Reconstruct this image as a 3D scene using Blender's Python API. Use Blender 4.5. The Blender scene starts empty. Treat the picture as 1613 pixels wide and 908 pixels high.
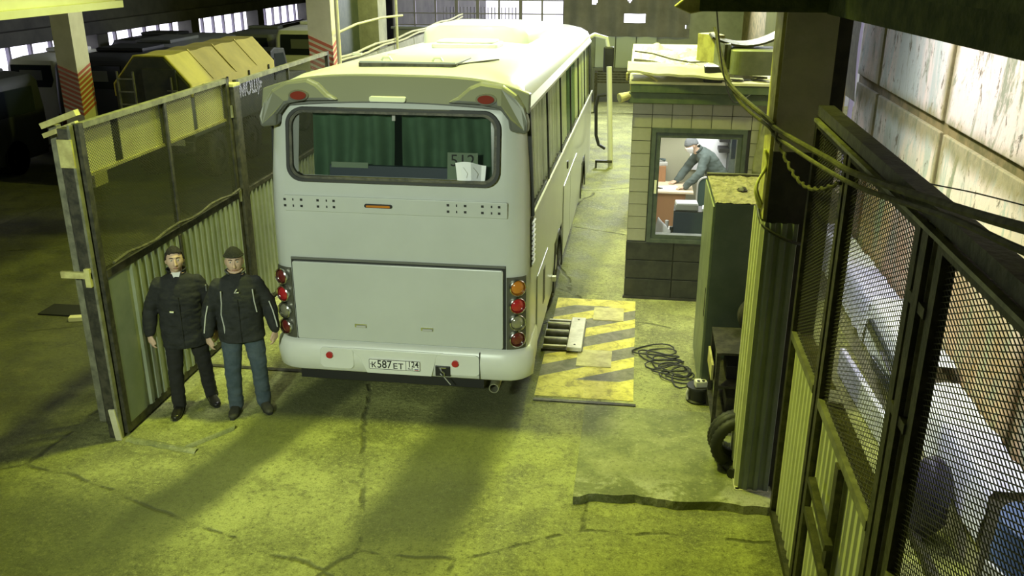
import bpy, bmesh, math, random
from mathutils import Vector, Matrix, noise

sc = bpy.context.scene
COL = sc.collection
PI = math.pi
random.seed(7)

# ------------------------------------------------------------------ camera
cam_data = bpy.data.cameras.new('camera')
cam = bpy.data.objects.new('camera', cam_data)
COL.objects.link(cam)
cam.location = (0.0, 0.0, 4.351)
_yaw, _pitch, _roll = 0.13434, 0.35669, 0.002352
cam.rotation_mode = 'XYZ'
cam.rotation_euler = (Matrix.Rotation(_yaw, 4, 'Z') @ Matrix.Rotation(PI/2 - _pitch, 4, 'X') @ Matrix.Rotation(_roll, 4, 'Z')).to_euler()
cam_data.sensor_fit = 'HORIZONTAL'
cam_data.sensor_width = 36.0
cam_data.lens = 36.0 * 1424.83 / 1613.0
cam_data.clip_end = 300
sc.camera = cam

# ------------------------------------------------------------------ sky seen through the windows
world = bpy.data.worlds.new('overcast_sky')
sc.world = world
world.use_nodes = True
bg = world.node_tree.nodes['Background']
bg.inputs[0].default_value = (0.86, 0.84, 1.0, 1)
bg.inputs[1].default_value = 3.0

# ------------------------------------------------------------------ lamps of the hall, and added fill lights
def area(name, loc, target, size, energy, color, size_y=None, spread=None):
    l = bpy.data.lights.new(name, 'AREA')
    l.energy = energy; l.color = color; l.size = size
    if size_y: l.shape = 'RECTANGLE'; l.size_y = size_y
    if spread: l.spread = spread
    o = bpy.data.objects.new(name, l); COL.objects.link(o)
    o.location = loc
    o.rotation_euler = (Vector(target) - Vector(loc)).to_track_quat('-Z', 'Y').to_euler()
    return o
SOD = (0.87, 1.0, 0.13)
def bulb(name, loc, energy, color, r=0.15):
    l = bpy.data.lights.new(name, 'POINT'); l.energy = energy; l.color = color; l.shadow_soft_size = r
    o = bpy.data.objects.new(name, l); COL.objects.link(o); o.location = loc
    return o
bulb('sodium_lamp_aisle', (0.10, 15.0, 6.6), 1350, SOD, 0.2)
sl_ = bpy.data.lights.new('sodium_lamp_front', 'SPOT'); sl_.energy = 2200; sl_.color = (0.87, 1.0, 0.115); sl_.spot_size = math.radians(90); sl_.spot_blend = 0.2; sl_.shadow_soft_size = 0.25
so_ = bpy.data.objects.new('sodium_lamp_front', sl_); COL.objects.link(so_); so_.location = (-2.5, 8.5, 8.5)
fl_ = bpy.data.lights.new('gate_floodlight', 'SPOT'); fl_.energy = 4100; fl_.color = (0.86, 1.0, 0.78); fl_.spot_size = math.radians(37); fl_.spot_blend = 0.85; fl_.shadow_soft_size = 0.3
fo_ = bpy.data.objects.new('gate_floodlight', fl_); COL.objects.link(fo_); fo_.location = (-3.4, -3.6, 6.2)
fo_.rotation_euler = (Vector((-2.9, 8.4, 1.2)) - Vector(fo_.location)).to_track_quat('-Z', 'Y').to_euler()
area('corridor_tube', (1.62, 8.6, 4.5), (3.0, 8.6, 2.4), 9.0, 165, (1.0, 0.95, 0.93), 0.25, math.radians(120))
area('ledge_fill', (1.75, 8.0, 2.4), (2.7, 8.0, 0.4), 6.0, 40, (0.84, 0.86, 1.0), 0.15, math.radians(100))  # added fill that brightens the white ledge behind the mesh
area('bus_roof_fill', (-2.1, 13.4, 8.8), (-2.1, 13.4, 0), 3.0, 360, (0.96, 0.95, 1.0), 8.0, math.radians(70))  # added daylight fill that whitens the bus roof, no opening behind it
area('booth_tube_lamp', (0.9, 13.6, 2.52), (0.9, 13.6, 0), 1.6, 110, (0.98, 1.0, 0.95), 2.6)
area('hall_daylight_lamp', (1.2, 26.5, 5.6), (-1.6, 15, 2), 3.0, 1700, (0.86, 0.9, 1.0))

sc.view_settings.view_transform = 'Standard'
sc.view_settings.look = 'None'
sc.view_settings.exposure = 0.0
sc.view_settings.gamma = 1.0
sc.view_settings.use_curve_mapping = False

# ------------------------------------------------------------------ materials
def M(name, c, rough=0.7, metal=0.0, c2=None, scale=6.0, amt=0.5, bump=0.0, bscale=None, detail=5, stretch=None, trans=0.0, alpha=1.0, emit=None, contrast=None, coat=0.0):
    m = bpy.data.materials.new(name); m.use_nodes = True
    nt = m.node_tree; N = nt.nodes; L = nt.links
    b = N['Principled BSDF']
    b.inputs['Base Color'].default_value = (*c, 1)
    b.inputs['Roughness'].default_value = rough
    b.inputs['Metallic'].default_value = metal
    if coat: b.inputs['Coat Weight'].default_value = coat
    if alpha < 1: b.inputs['Specular IOR Level'].default_value = 0.12
    if trans: b.inputs['Transmission Weight'].default_value = trans
    if alpha < 1: b.inputs['Alpha'].default_value = alpha
    if emit:
        b.inputs['Emission Color'].default_value = (*emit[:3], 1); b.inputs['Emission Strength'].default_value = emit[3]
    if c2 or bump:
        tc = N.new('ShaderNodeTexCoord'); src = tc.outputs['Object']
        if stretch:
            mp = N.new('ShaderNodeMapping'); mp.inputs['Scale'].default_value = stretch
            L.new(src, mp.inputs[0]); src = mp.outputs[0]
    if c2:
        n = N.new('ShaderNodeTexNoise'); n.inputs['Scale'].default_value = scale; n.inputs['Detail'].default_value = detail
        n.inputs['Roughness'].default_value = 0.62
        L.new(src, n.inputs['Vector'])
        r = N.new('ShaderNodeValToRGB')
        lo, hi = contrast if contrast else (0.5 - 0.5*amt + 0.1, 0.5 + 0.5*amt - 0.1)
        if hi - lo < 0.04: lo, hi = 0.4, 0.6
        r.color_ramp.elements[0].position = lo; r.color_ramp.elements[1].position = hi
        r.color_ramp.elements[0].color = (*c, 1); r.color_ramp.elements[1].color = (*c2, 1)
        L.new(n.outputs[0], r.inputs[0]); L.new(r.outputs[0], b.inputs['Base Color'])
    if bump:
        n2 = N.new('ShaderNodeTexNoise'); n2.inputs['Scale'].default_value = bscale or scale*3; n2.inputs['Detail'].default_value = 6
        L.new(src, n2.inputs['Vector'])
        bp = N.new('ShaderNodeBump'); bp.inputs['Strength'].default_value = bump; bp.inputs['Distance'].default_value = 0.02
        L.new(n2.outputs[0], bp.inputs['Height']); L.new(bp.outputs[0], b.inputs['Normal'])
    return m

class NG:
    'tiny helper for hand written node graphs'
    def __init__(s, m): s.nt = m.node_tree; s.N = s.nt.nodes; s.L = s.nt.links; s.b = s.N['Principled BSDF']
    def obj(s): return s.N.new('ShaderNodeTexCoord').outputs['Object']
    def map(s, v, scale=(1,1,1), loc=(0,0,0), rot=(0,0,0)):
        n = s.N.new('ShaderNodeMapping'); n.inputs['Scale'].default_value = scale; n.inputs['Location'].default_value = loc; n.inputs['Rotation'].default_value = rot
        s.L.new(v, n.inputs[0]); return n.outputs[0]
    def noise(s, v, scale, detail=6, rough=0.6, dist=0.0):
        n = s.N.new('ShaderNodeTexNoise'); n.inputs['Scale'].default_value = scale; n.inputs['Detail'].default_value = detail
        n.inputs['Roughness'].default_value = rough; n.inputs['Distortion'].default_value = dist
        s.L.new(v, n.inputs['Vector']); return n.outputs[0]
    def noisecol(s, v, scale):
        n = s.N.new('ShaderNodeTexNoise'); n.inputs['Scale'].default_value = scale; n.inputs['Detail'].default_value = 6
        s.L.new(v, n.inputs['Vector']); return n.outputs[1]
    def vor(s, v, scale, feature='DISTANCE_TO_EDGE'):
        n = s.N.new('ShaderNodeTexVoronoi'); n.feature = feature; n.inputs['Scale'].default_value = scale
        s.L.new(v, n.inputs['Vector']); return n.outputs[0]
    def math(s, op, a, b=None, c=None, clamp=False):
        n = s.N.new('ShaderNodeMath'); n.operation = op; n.use_clamp = clamp
        for i, x in enumerate((a, b, c)):
            if x is None: continue
            if isinstance(x, (int, float)): n.inputs[i].default_value = x
            else: s.L.new(x, n.inputs[i])
        return n.outputs[0]
    def ramp(s, v, *stops):
        n = s.N.new('ShaderNodeValToRGB'); e = n.color_ramp.elements
        while len(e) < len(stops): e.new(0.5)
        for el, (p, c) in zip(e, stops):
            el.position = p; el.color = (*c, 1) if isinstance(c, tuple) else (c, c, c, 1)
        s.L.new(v, n.inputs[0]); return n.outputs[0]
    def mix(s, f, a, b):
        n = s.N.new('ShaderNodeMix'); n.data_type = 'RGBA'
        for i, x in ((0, f), (6, a), (7, b)):
            if isinstance(x, (int, float)): n.inputs[i].default_value = x
            elif isinstance(x, tuple): n.inputs[i].default_value = (*x, 1)
            else: s.L.new(x, n.inputs[i])
        return n.outputs[2]
    def sep(s, v):
        n = s.N.new('ShaderNodeSeparateXYZ'); s.L.new(v, n.inputs[0]); return n.outputs
    def step(s, v, lo, hi):
        n = s.N.new('ShaderNodeMapRange'); n.interpolation_type = 'SMOOTHSTEP'
        n.inputs[1].default_value = lo; n.inputs[2].default_value = hi
        s.L.new(v, n.inputs[0]); return n.outputs[0]
    def color(s, c): s.L.new(c, s.b.inputs['Base Color'])
    def rough(s, r): s.L.new(r, s.b.inputs['Roughness'])
    def bump(s, h, strength=0.3, dist=0.02):
        n = s.N.new('ShaderNodeBump'); n.inputs['Strength'].default_value = strength; n.inputs['Distance'].default_value = dist
        s.L.new(h, n.inputs['Height']); s.L.new(n.outputs[0], s.b.inputs['Normal'])

def floor_material():
    m = M('dusty_concrete_floor', (0.3, 0.3, 0.2), 0.8)
    g = NG(m); o = g.obj(); x, y, z = g.sep(o)
    big = g.noise(o, 0.55, 7, 0.65, 0.4); mid = g.noise(o, 2.4, 8, 0.7, 0.3); fine = g.noise(o, 22, 6, 0.75)
    c = g.ramp(big, (0.36, (0.15, 0.15, 0.075)), (0.5, (0.26, 0.26, 0.13)), (0.63, (0.40, 0.40, 0.20)))
    c = g.mix(g.math('MULTIPLY', g.step(mid, 0.50, 0.66), 0.55), c, (0.47, 0.46, 0.24))
    c = g.mix(g.math('MULTIPLY', g.step(mid, 0.50, 0.36), 0.6), c, (0.12, 0.12, 0.06))
    grit = g.noise(o, 75, 3, 0.8)
    c = g.mix(g.math('MULTIPLY', g.step(fine, 0.52, 0.66), 0.55), c, (0.54, 0.53, 0.30))
    c = g.mix(g.math('MULTIPLY', g.step(fine, 0.48, 0.36), 0.65), c, (0.06, 0.06, 0.03))
    c = g.mix(g.math('MULTIPLY', g.step(grit, 0.54, 0.66), 0.5), c, (0.56, 0.55, 0.34))
    c = g.mix(g.math('MULTIPLY', g.step(grit, 0.46, 0.34), 0.55), c, (0.05, 0.05, 0.03))
    # bus and wheel shadow painted into the floor as two dark bands, bending left
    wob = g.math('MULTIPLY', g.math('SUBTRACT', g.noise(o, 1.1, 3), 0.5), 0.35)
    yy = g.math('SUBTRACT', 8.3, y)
    def shade_band(x0, k, w):
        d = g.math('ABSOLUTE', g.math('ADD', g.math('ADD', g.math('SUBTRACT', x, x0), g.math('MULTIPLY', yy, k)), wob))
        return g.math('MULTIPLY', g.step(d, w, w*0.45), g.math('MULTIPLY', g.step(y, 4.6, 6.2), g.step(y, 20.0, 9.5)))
    t = g.math('MAXIMUM', shade_band(-3.05, 0.26, 0.42), shade_band(-1.35, 0.13, 0.55))
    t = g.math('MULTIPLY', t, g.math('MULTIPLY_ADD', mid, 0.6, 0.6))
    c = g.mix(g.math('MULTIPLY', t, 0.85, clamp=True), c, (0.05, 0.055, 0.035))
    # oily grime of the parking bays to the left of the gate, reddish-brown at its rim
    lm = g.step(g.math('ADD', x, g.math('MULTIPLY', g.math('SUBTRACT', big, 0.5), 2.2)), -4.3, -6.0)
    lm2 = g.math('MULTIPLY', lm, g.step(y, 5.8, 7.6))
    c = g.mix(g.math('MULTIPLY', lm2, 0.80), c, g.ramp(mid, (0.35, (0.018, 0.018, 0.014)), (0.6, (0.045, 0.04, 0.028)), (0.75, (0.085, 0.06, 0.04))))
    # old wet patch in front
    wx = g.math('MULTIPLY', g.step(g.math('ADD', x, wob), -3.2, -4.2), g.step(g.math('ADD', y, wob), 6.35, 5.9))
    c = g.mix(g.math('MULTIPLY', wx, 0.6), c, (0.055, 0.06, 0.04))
    # cracks
    cr = g.vor(g.mix(0.16, g.map(o, (1, 1, 0.01)), g.noisecol(o, 1.6)), 0.33)
    ck = g.math('MULTIPLY', g.step(cr, 0.007, 0.001), g.math('MULTIPLY', g.step(mid, 0.45, 0.55), 0.7))
    c = g.mix(ck, c, (0.05, 0.05, 0.03))
    tint = g.N.new('ShaderNodeMix'); tint.data_type = 'RGBA'; tint.blend_type = 'MULTIPLY'; tint.inputs[0].default_value = 1.0
    g.L.new(c, tint.inputs[6]); tint.inputs[7].default_value = (1.04, 1.10, 0.72, 1); c = tint.outputs[2]
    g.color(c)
    g.rough(g.ramp(mid, (0.3, 0.62), (0.7, 0.92)))
    h = g.math('ADD', g.math('MULTIPLY', mid, 1.0), g.math('ADD', g.math('MULTIPLY', fine, 0.5), g.math('MULTIPLY', ck, -1.2)))
    g.bump(h, 0.75, 0.05)
    return m

def slab_material():
    m = M('worn_slab_concrete', (0.3, 0.3, 0.2), 0.75)
    g = NG(m); o = g.obj(); x, y, z = g.sep(o)
    a = g.noise(o, 2.2, 9, 0.68, 0.4); f = g.noise(o, 26, 6, 0.75); q = g.noise(o, 80, 3, 0.8)
    c = g.ramp(a, (0.36, (0.13, 0.145, 0.06)), (0.52, (0.22, 0.24, 0.10)), (0.66, (0.31, 0.32, 0.15)))
    edge = g.math('MULTIPLY', g.step(g.math('ADD', y, g.math('MULTIPLY', a, 0.6)), 7.35, 6.95), g.step(a, 0.46, 0.56))
    c = g.mix(g.math('MULTIPLY', edge, 0.6), c, (0.55, 0.54, 0.42))
    c = g.mix(g.math('MULTIPLY', g.step(f, 0.54, 0.68), 0.5), c, (0.48, 0.47, 0.30))
    c = g.mix(g.math('MULTIPLY', g.step(f, 0.46, 0.35), 0.55), c, (0.08, 0.085, 0.045))
    c = g.mix(g.math('MULTIPLY', g.step(q, 0.46, 0.34), 0.45), c, (0.07, 0.07, 0.04))
    g.color(c); g.bump(g.math('ADD', a, f), 0.5, 0.02)
    return m

def peeling_material():
    m = M('peeling_limewash', (0.75, 0.66, 0.6), 0.9)
    g = NG(m); o = g.obj(); x, y, z = g.sep(o)
    v = g.map(o, (1, 1, 0.45))
    a = g.noise(v, 0.75, 8, 0.68, 0.6); b = g.noise(g.map(o, (1, 1, 0.35), (3, 7, 1)), 2.0, 10, 0.75, 0.8); f = g.noise(g.map(o, (1, 1, 0.5)), 7.5, 8, 0.72, 0.5)
    c = g.ramp(a, (0.38, (0.52, 0.60, 0.58)), (0.50, (0.80, 0.70, 0.64)), (0.62, (0.86, 0.74, 0.66)))
    c = g.mix(g.math('MULTIPLY', g.step(b, 0.54, 0.61), 0.9), c, (0.24, 0.28, 0.18))
    c = g.mix(g.math('MULTIPLY', g.step(b, 0.45, 0.39), 0.8), c, (0.45, 0.54, 0.50))
    c = g.mix(g.math('MULTIPLY', g.step(f, 0.575, 0.635), 0.9), c, (0.13, 0.115, 0.07))
    c = g.mix(g.math('MULTIPLY', g.step(g.noise(o, 16, 5, 0.7), 0.62, 0.72), 0.5), c, (0.12, 0.09, 0.06))
    # mould creeping out of the panel joints
    dz = g.math('ABSOLUTE', g.math('ADD', g.math('SUBTRACT', z, 2.66), g.math('MULTIPLY', g.math('SUBTRACT', b, 0.5), 0.35)))
    fy = g.math('FRACT', g.math('DIVIDE', g.math('ADD', y, 1.45), 2.70))
    dy = g.math('MULTIPLY', g.math('SUBTRACT', 0.5, g.math('ABSOLUTE', g.math('SUBTRACT', fy, 0.5))), 2.70)
    dy = g.math('ADD', dy, g.math('MULTIPLY', g.math('SUBTRACT', b, 0.5), 0.3))
    jm = g.math('MAXIMUM', g.step(dz, 0.26, 0.08), g.step(dy, 0.20, 0.06))
    c = g.mix(g.math('MULTIPLY', jm, 0.85), c, g.ramp(f, (0.38, (0.16, 0.17, 0.05)), (0.6, (0.34, 0.30, 0.13))))
    # rust coloured seepage and mould low on the wall
    low = g.step(g.math('ADD', z, g.math('MULTIPLY', g.math('SUBTRACT', a, 0.5), 1.6)), 2.3, 1.4)
    c = g.mix(g.math('MULTIPLY', low, 0.85), c, g.ramp(b, (0.38, (0.20, 0.24, 0.14)), (0.5, (0.38, 0.22, 0.08)), (0.62, (0.32, 0.33, 0.2))))
    g.color(c); g.bump(g.math('ADD', b, g.math('MULTIPLY', f, 0.7)), 0.5, 0.03)
    return m

def hazard_material():
    m = M('hazard_striped_concrete', (0.5, 0.45, 0.1), 0.75)
    g = NG(m); o = g.obj(); x, y, z = g.sep(o)
    wear = g.noise(o, 6, 8, 0.75, 0.5); fine = g.noise(o, 25, 5, 0.7)
    s = g.math('SUBTRACT', y, g.math('MULTIPLY', x, 0.62))
    p = g.math('FRACT', g.math('MULTIPLY', s, 1.75))
    st = g.math('MULTIPLY', g.step(p, 0.02, 0.05), g.step(p, 0.52, 0.49))
    edge = g.math('MAXIMUM', g.step(y, 8.86, 8.82), g.step(y, 11.02, 11.06))
    st = g.math('MAXIMUM', st, edge)
    yel = g.ramp(wear, (0.36, (0.30, 0.26, 0.06)), (0.50, (0.62, 0.56, 0.10)), (0.65, (0.74, 0.68, 0.16)))
    gry = g.ramp(wear, (0.38, (0.13, 0.13, 0.08)), (0.6, (0.24, 0.23, 0.15)))
    c = g.mix(st, gry, yel)
    c = g.mix(g.math('MULTIPLY', g.step(fine, 0.56, 0.68), 0.45), c, (0.16, 0.15, 0.08))
    g.color(c); g.bump(wear, 0.3, 0.01)
    return m

MAT = dict(
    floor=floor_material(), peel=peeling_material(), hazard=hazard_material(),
    slab=slab_material(),
    concrete=M('grey_concrete', (0.25, 0.25, 0.2), 0.85, c2=(0.4, 0.39, 0.31), scale=2.5, amt=0.5, bump=0.3, bscale=18),
    dark_concrete=M('grimy_concrete', (0.40, 0.38, 0.28), 0.85, c2=(0.52, 0.49, 0.36), scale=3.0, amt=0.5, bump=0.4, bscale=25),
    moss=M('mossy_beam_concrete', (0.04, 0.055, 0.018), 0.9, c2=(0.09, 0.11, 0.035), scale=9, amt=0.5, bump=0.5, bscale=30),
    black_paint=M('black_wall_paint', (0.02, 0.02, 0.02), 0.6, c2=(0.045, 0.04, 0.035), scale=5, amt=0.4),
    seam=M('mouldy_joint', (0.13, 0.12, 0.04), 0.95, c2=(0.25, 0.2, 0.08), scale=5, amt=0.4),
    cream=M('cream_painted_concrete', (0.62, 0.58, 0.36), 0.7, c2=(0.72, 0.68, 0.45), scale=3, amt=0.5),
    yellow_beam=M('yellow_painted_girder', (0.50, 0.50, 0.36), 0.6, c2=(0.44, 0.43, 0.28), scale=2, amt=0.5),
    red=M('warning_red_paint', (0.50, 0.12, 0.05), 0.6), white_paint=M('white_paint', (0.75, 0.73, 0.62), 0.6, c2=(0.6, 0.58, 0.48), scale=8, amt=0.4),
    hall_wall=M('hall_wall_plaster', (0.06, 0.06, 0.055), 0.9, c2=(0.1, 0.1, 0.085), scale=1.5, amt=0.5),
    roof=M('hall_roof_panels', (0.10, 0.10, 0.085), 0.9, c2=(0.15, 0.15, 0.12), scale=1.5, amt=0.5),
    pale_wall=M('pale_wall', (0.4, 0.42, 0.4), 0.85, c2=(0.3, 0.32, 0.3), scale=2.0, amt=0.5),
    tile=M('glazed_beige_tile', (0.26, 0.25, 0.20), 0.45, c2=(0.32, 0.31, 0.25), scale=3, amt=0.5),
    grout=M('dark_grout', (0.07, 0.07, 0.05), 0.9),
    plinth=M('black_plinth_panel', (0.02, 0.021, 0.02), 0.5, c2=(0.035, 0.035, 0.03), scale=6, amt=0.4),
    frame_green=M('dark_green_joinery', (0.05, 0.065, 0.055), 0.5, c2=(0.075, 0.09, 0.075), scale=9, amt=0.4),
    fascia=M('dark_green_fascia', (0.06, 0.085, 0.045), 0.55, c2=(0.09, 0.115, 0.06), scale=5, amt=0.4),
    window_bar=M('window_bar_paint', (0.3, 0.28, 0.36), 0.6),
    metal_dark=M('grimy_dark_steel', (0.035, 0.035, 0.025), 0.55, 0.3, c2=(0.08, 0.075, 0.05), scale=12, amt=0.4, bump=0.2),
    metal_edge=M('worn_grey_steel', (0.16, 0.16, 0.11), 0.5, 0.3, c2=(0.3, 0.3, 0.2), scale=9, amt=0.45),
    mesh_dark=M('dark_expanded_metal', (0.05, 0.048, 0.03), 0.6, 0.2),
    mesh_olive=M('olive_expanded_metal', (0.055, 0.058, 0.03), 0.6, 0.2),
    corr=M('grey_green_corrugated_sheet', (0.24, 0.27, 0.21), 0.45, 0.1, c2=(0.32, 0.35, 0.27), scale=2.5, amt=0.45),
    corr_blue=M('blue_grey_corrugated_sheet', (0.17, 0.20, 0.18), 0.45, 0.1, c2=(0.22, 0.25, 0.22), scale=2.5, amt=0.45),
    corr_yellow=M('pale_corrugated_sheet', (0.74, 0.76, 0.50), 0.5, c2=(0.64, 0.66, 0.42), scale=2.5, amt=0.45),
    poly_yellow=M('yellowed_plastic_sheet', (0.82, 0.80, 0.42), 0.5, c2=(0.70, 0.66, 0.34), scale=2.0, amt=0.5),
    strap_yellow=M('dusty_yellow_paint', (0.60, 0.57, 0.22), 0.7, c2=(0.42, 0.38, 0.14), scale=8, amt=0.4),
    bus_white=M('bus_white_paint', (0.56, 0.58, 0.55), 0.32, c2=(0.50, 0.52, 0.49), scale=1.2, amt=0.6, coat=0.15),
    bus_bumper=M('bus_bumper_white', (0.74, 0.75, 0.70), 0.35, c2=(0.66, 0.67, 0.62), scale=1.6, amt=0.6),
    spoiler=M('bus_spoiler_grey', (0.14, 0.145, 0.13), 0.4),
    rubber=M('black_rubber', (0.014, 0.015, 0.014), 0.6),
    tyre=M('dusty_tyre_rubber', (0.03, 0.03, 0.025), 0.85, c2=(0.06, 0.055, 0.04), scale=9, amt=0.4),
    black=M('black_plastic', (0.015, 0.015, 0.015), 0.5), dark_inside=M('dark_interior', (0.012, 0.014, 0.012), 0.9),
    rail_trim=M('brushed_rail_trim', (0.62, 0.63, 0.58), 0.55, 0.2), chrome=M('chrome', (0.7, 0.7, 0.68), 0.18, 1.0), lamp_box=M('lamp_box_grey', (0.10, 0.10, 0.08), 0.4, 0.3),
    red_lens=M('red_lens', (0.42, 0.02, 0.025), 0.15, coat=0.6), dark_red_lens=M('dark_red_lens', (0.13, 0.02, 0.018), 0.2, coat=0.6),
    orange_lens=M('orange_lens', (0.55, 0.20, 0.03), 0.15, coat=0.6), clear_lens=M('clear_lens', (0.32, 0.31, 0.22), 0.12, 0.4, coat=0.6),
    curtain=M('green_curtain_cloth', (0.085, 0.17, 0.095), 0.9, c2=(0.12, 0.23, 0.13), scale=4, amt=0.5),
    curtain_pale=M('pale_green_curtain_cloth', (0.84, 0.90, 0.80), 0.9, c2=(0.70, 0.78, 0.66), scale=3, amt=0.5),
    glass=M('tinted_glass', (0.02, 0.03, 0.025), 0.06, alpha=0.22), side_glass=M('side_glass', (0.10, 0.13, 0.11), 0.04, alpha=0.10), clear_glass=M('clear_pane', (0.2, 0.2, 0.2), 0.02, alpha=0.05),
    dark_glass=M('dark_coach_glass', (0.02, 0.025, 0.03), 0.12),
    plate_white=M('plate_white', (0.85, 0.85, 0.8), 0.4), ink=M('black_ink', (0.012, 0.012, 0.012), 0.6),
    paper=M('white_paper', (0.85, 0.86, 0.9), 0.8), card=M('greenish_card', (0.30, 0.40, 0.28), 0.8),
    canvas=M('yellow_ochre_tarpaulin', (0.80, 0.70, 0.13), 0.75, c2=(0.66, 0.58, 0.11), scale=2, amt=0.5, bump=0.2, bscale=5),
    truck_green=M('drab_green_truck_paint', (0.035, 0.042, 0.025), 0.6, c2=(0.06, 0.065, 0.035), scale=4, amt=0.4),
    coach_dark=M('dark_coach_paint', (0.03, 0.032, 0.035), 0.5), coach_white=M('pale_coach_paint', (0.78, 0.78, 0.72), 0.5), coach_grey=M('grey_coach_paint', (0.16, 0.17, 0.16), 0.5),
    locker=M('green_grey_locker_paint', (0.05, 0.07, 0.04), 0.5, c2=(0.065, 0.085, 0.05), scale=5, amt=0.4),
    locker_side=M('lit_locker_paint', (0.16, 0.19, 0.11), 0.5, c2=(0.22, 0.25, 0.15), scale=5, amt=0.4),  # locker paint lightened for the lamp light on its left face
    rust_top=M('dust_caked_sheet', (0.17, 0.16, 0.07), 0.95, c2=(0.36, 0.33, 0.16), scale=11, amt=0.5, bump=0.9, bscale=22, detail=9),
    skin=M('skin', (0.58, 0.40, 0.28), 0.6, c2=(0.63, 0.44, 0.32), scale=20, amt=0.5),
    lip=M('lips', (0.38, 0.18, 0.14), 0.6), eye=M('eye', (0.03, 0.02, 0.015), 0.3), eye_white=M('eye_white', (0.6, 0.58, 0.52), 0.4),
    hair=M('dark_brown_hair', (0.009, 0.007, 0.006), 0.8, c2=(0.018, 0.014, 0.011), scale=60, amt=0.4, stretch=(1, 1, 0.2), bump=0.5, bscale=90),
    jacket_black=M('black_jacket_cloth', (0.011, 0.012, 0.012), 0.85, c2=(0.02, 0.021, 0.02), scale=7, amt=0.4, bump=0.3, bscale=30),
    jacket_char=M('charcoal_jacket_cloth', (0.014, 0.016, 0.015), 0.85, c2=(0.026, 0.028, 0.027), scale=7, amt=0.4, bump=0.3, bscale=30),
    jacket_grey=M('grey_green_work_jacket', (0.10, 0.13, 0.125), 0.9, c2=(0.06, 0.08, 0.075), scale=6, amt=0.5, bump=0.4, bscale=18),
    trouser=M('black_trouser_cloth', (0.014, 0.014, 0.013), 0.9), jeans=M('blue_denim', (0.045, 0.068, 0.088), 0.9, c2=(0.075, 0.10, 0.12), scale=9, amt=0.5),
    shoe=M('black_shoe_leather', (0.015, 0.014, 0.012), 0.28), boot=M('dark_worn_boot', (0.05, 0.048, 0.03), 0.7, c2=(0.03, 0.03, 0.02), scale=15, amt=0.4),
    knit=M('dark_knit', (0.018, 0.018, 0.014), 0.95, bump=0.6, bscale=110), knit_grey=M('grey_knit', (0.16, 0.17, 0.18), 0.95, bump=0.5, bscale=90),
    reflect=M('pale_piping', (0.55, 0.56, 0.52), 0.5), shirt=M('white_shirt', (0.75, 0.75, 0.72), 0.8), grey_cloth=M('grey_collar_cloth', (0.12, 0.125, 0.11), 0.9),
    cable=M('dusty_cable_sheath', (0.06, 0.058, 0.03), 0.8, c2=(0.11, 0.105, 0.05), scale=14, amt=0.4), cable_black=M('black_cable_sheath', (0.016, 0.017, 0.014), 0.6),
    hose=M('black_ribbed_hose', (0.022, 0.024, 0.018), 0.6), galv=M('galvanised_duct', (0.30, 0.32, 0.22), 0.5, 0.4, c2=(0.22, 0.24, 0.16), scale=4, amt=0.4),
    board=M('dusty_board', (0.66, 0.64, 0.42), 0.85, c2=(0.5, 0.48, 0.3), scale=4, amt=0.5), film=M('crumpled_white_film', (0.72, 0.72, 0.62), 0.6, c2=(0.5, 0.5, 0.42), scale=6, amt=0.5, bump=0.6, bscale=10),
    desk=M('brown_desk_laminate', (0.32, 0.17, 0.08), 0.6), desk_top=M('cream_desk_top', (0.75, 0.62, 0.44), 0.5), room=M('office_wall', (0.42, 0.42, 0.30), 0.8),
    navy=M('navy_casing', (0.03, 0.05, 0.085), 0.5), chair_cloth=M('dark_green_chair_cloth', (0.045, 0.08, 0.07), 0.9), grey_metal=M('light_grey_metal', (0.45, 0.45, 0.42), 0.6, 0.1),
    white_pipe=M('white_enamel_pipe', (0.74, 0.74, 0.62), 0.5), rag=M('yellow_rag', (0.5, 0.5, 0.14), 0.95, c2=(0.35, 0.34, 0.1), scale=6, amt=0.4), olive_cloth=M('olive_cloth', (0.13, 0.13, 0.07), 0.95, c2=(0.19, 0.19, 0.1), scale=7, amt=0.4),
    sheet=M('white_plastic_wrap', (0.80, 0.81, 0.92), 0.5, c2=(0.62, 0.64, 0.8), scale=3, amt=0.5, bump=0.4, bscale=5), bag=M('dark_violet_bag', (0.05, 0.045, 0.08), 0.45), blue=M('blue_drum_paint', (0.10, 0.16, 0.33), 0.5),
    door_blue=M('pale_blue_door_paint', (0.5, 0.56, 0.58), 0.6), tarp=M('grey_violet_tarpaulin', (0.17, 0.165, 0.21), 0.8, c2=(0.24, 0.23, 0.29), scale=2, amt=0.5),
    pit=M('dark_pit', (0.012, 0.012, 0.01), 0.9), plug=M('cream_plastic', (0.72, 0.70, 0.55), 0.5),
)

# ------------------------------------------------------------------ building blocks
ORG = {}
def origin(o):
    p = Vector((0, 0, 0))
    while o is not None:
        p += o.location; o = o.parent
    return p

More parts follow.
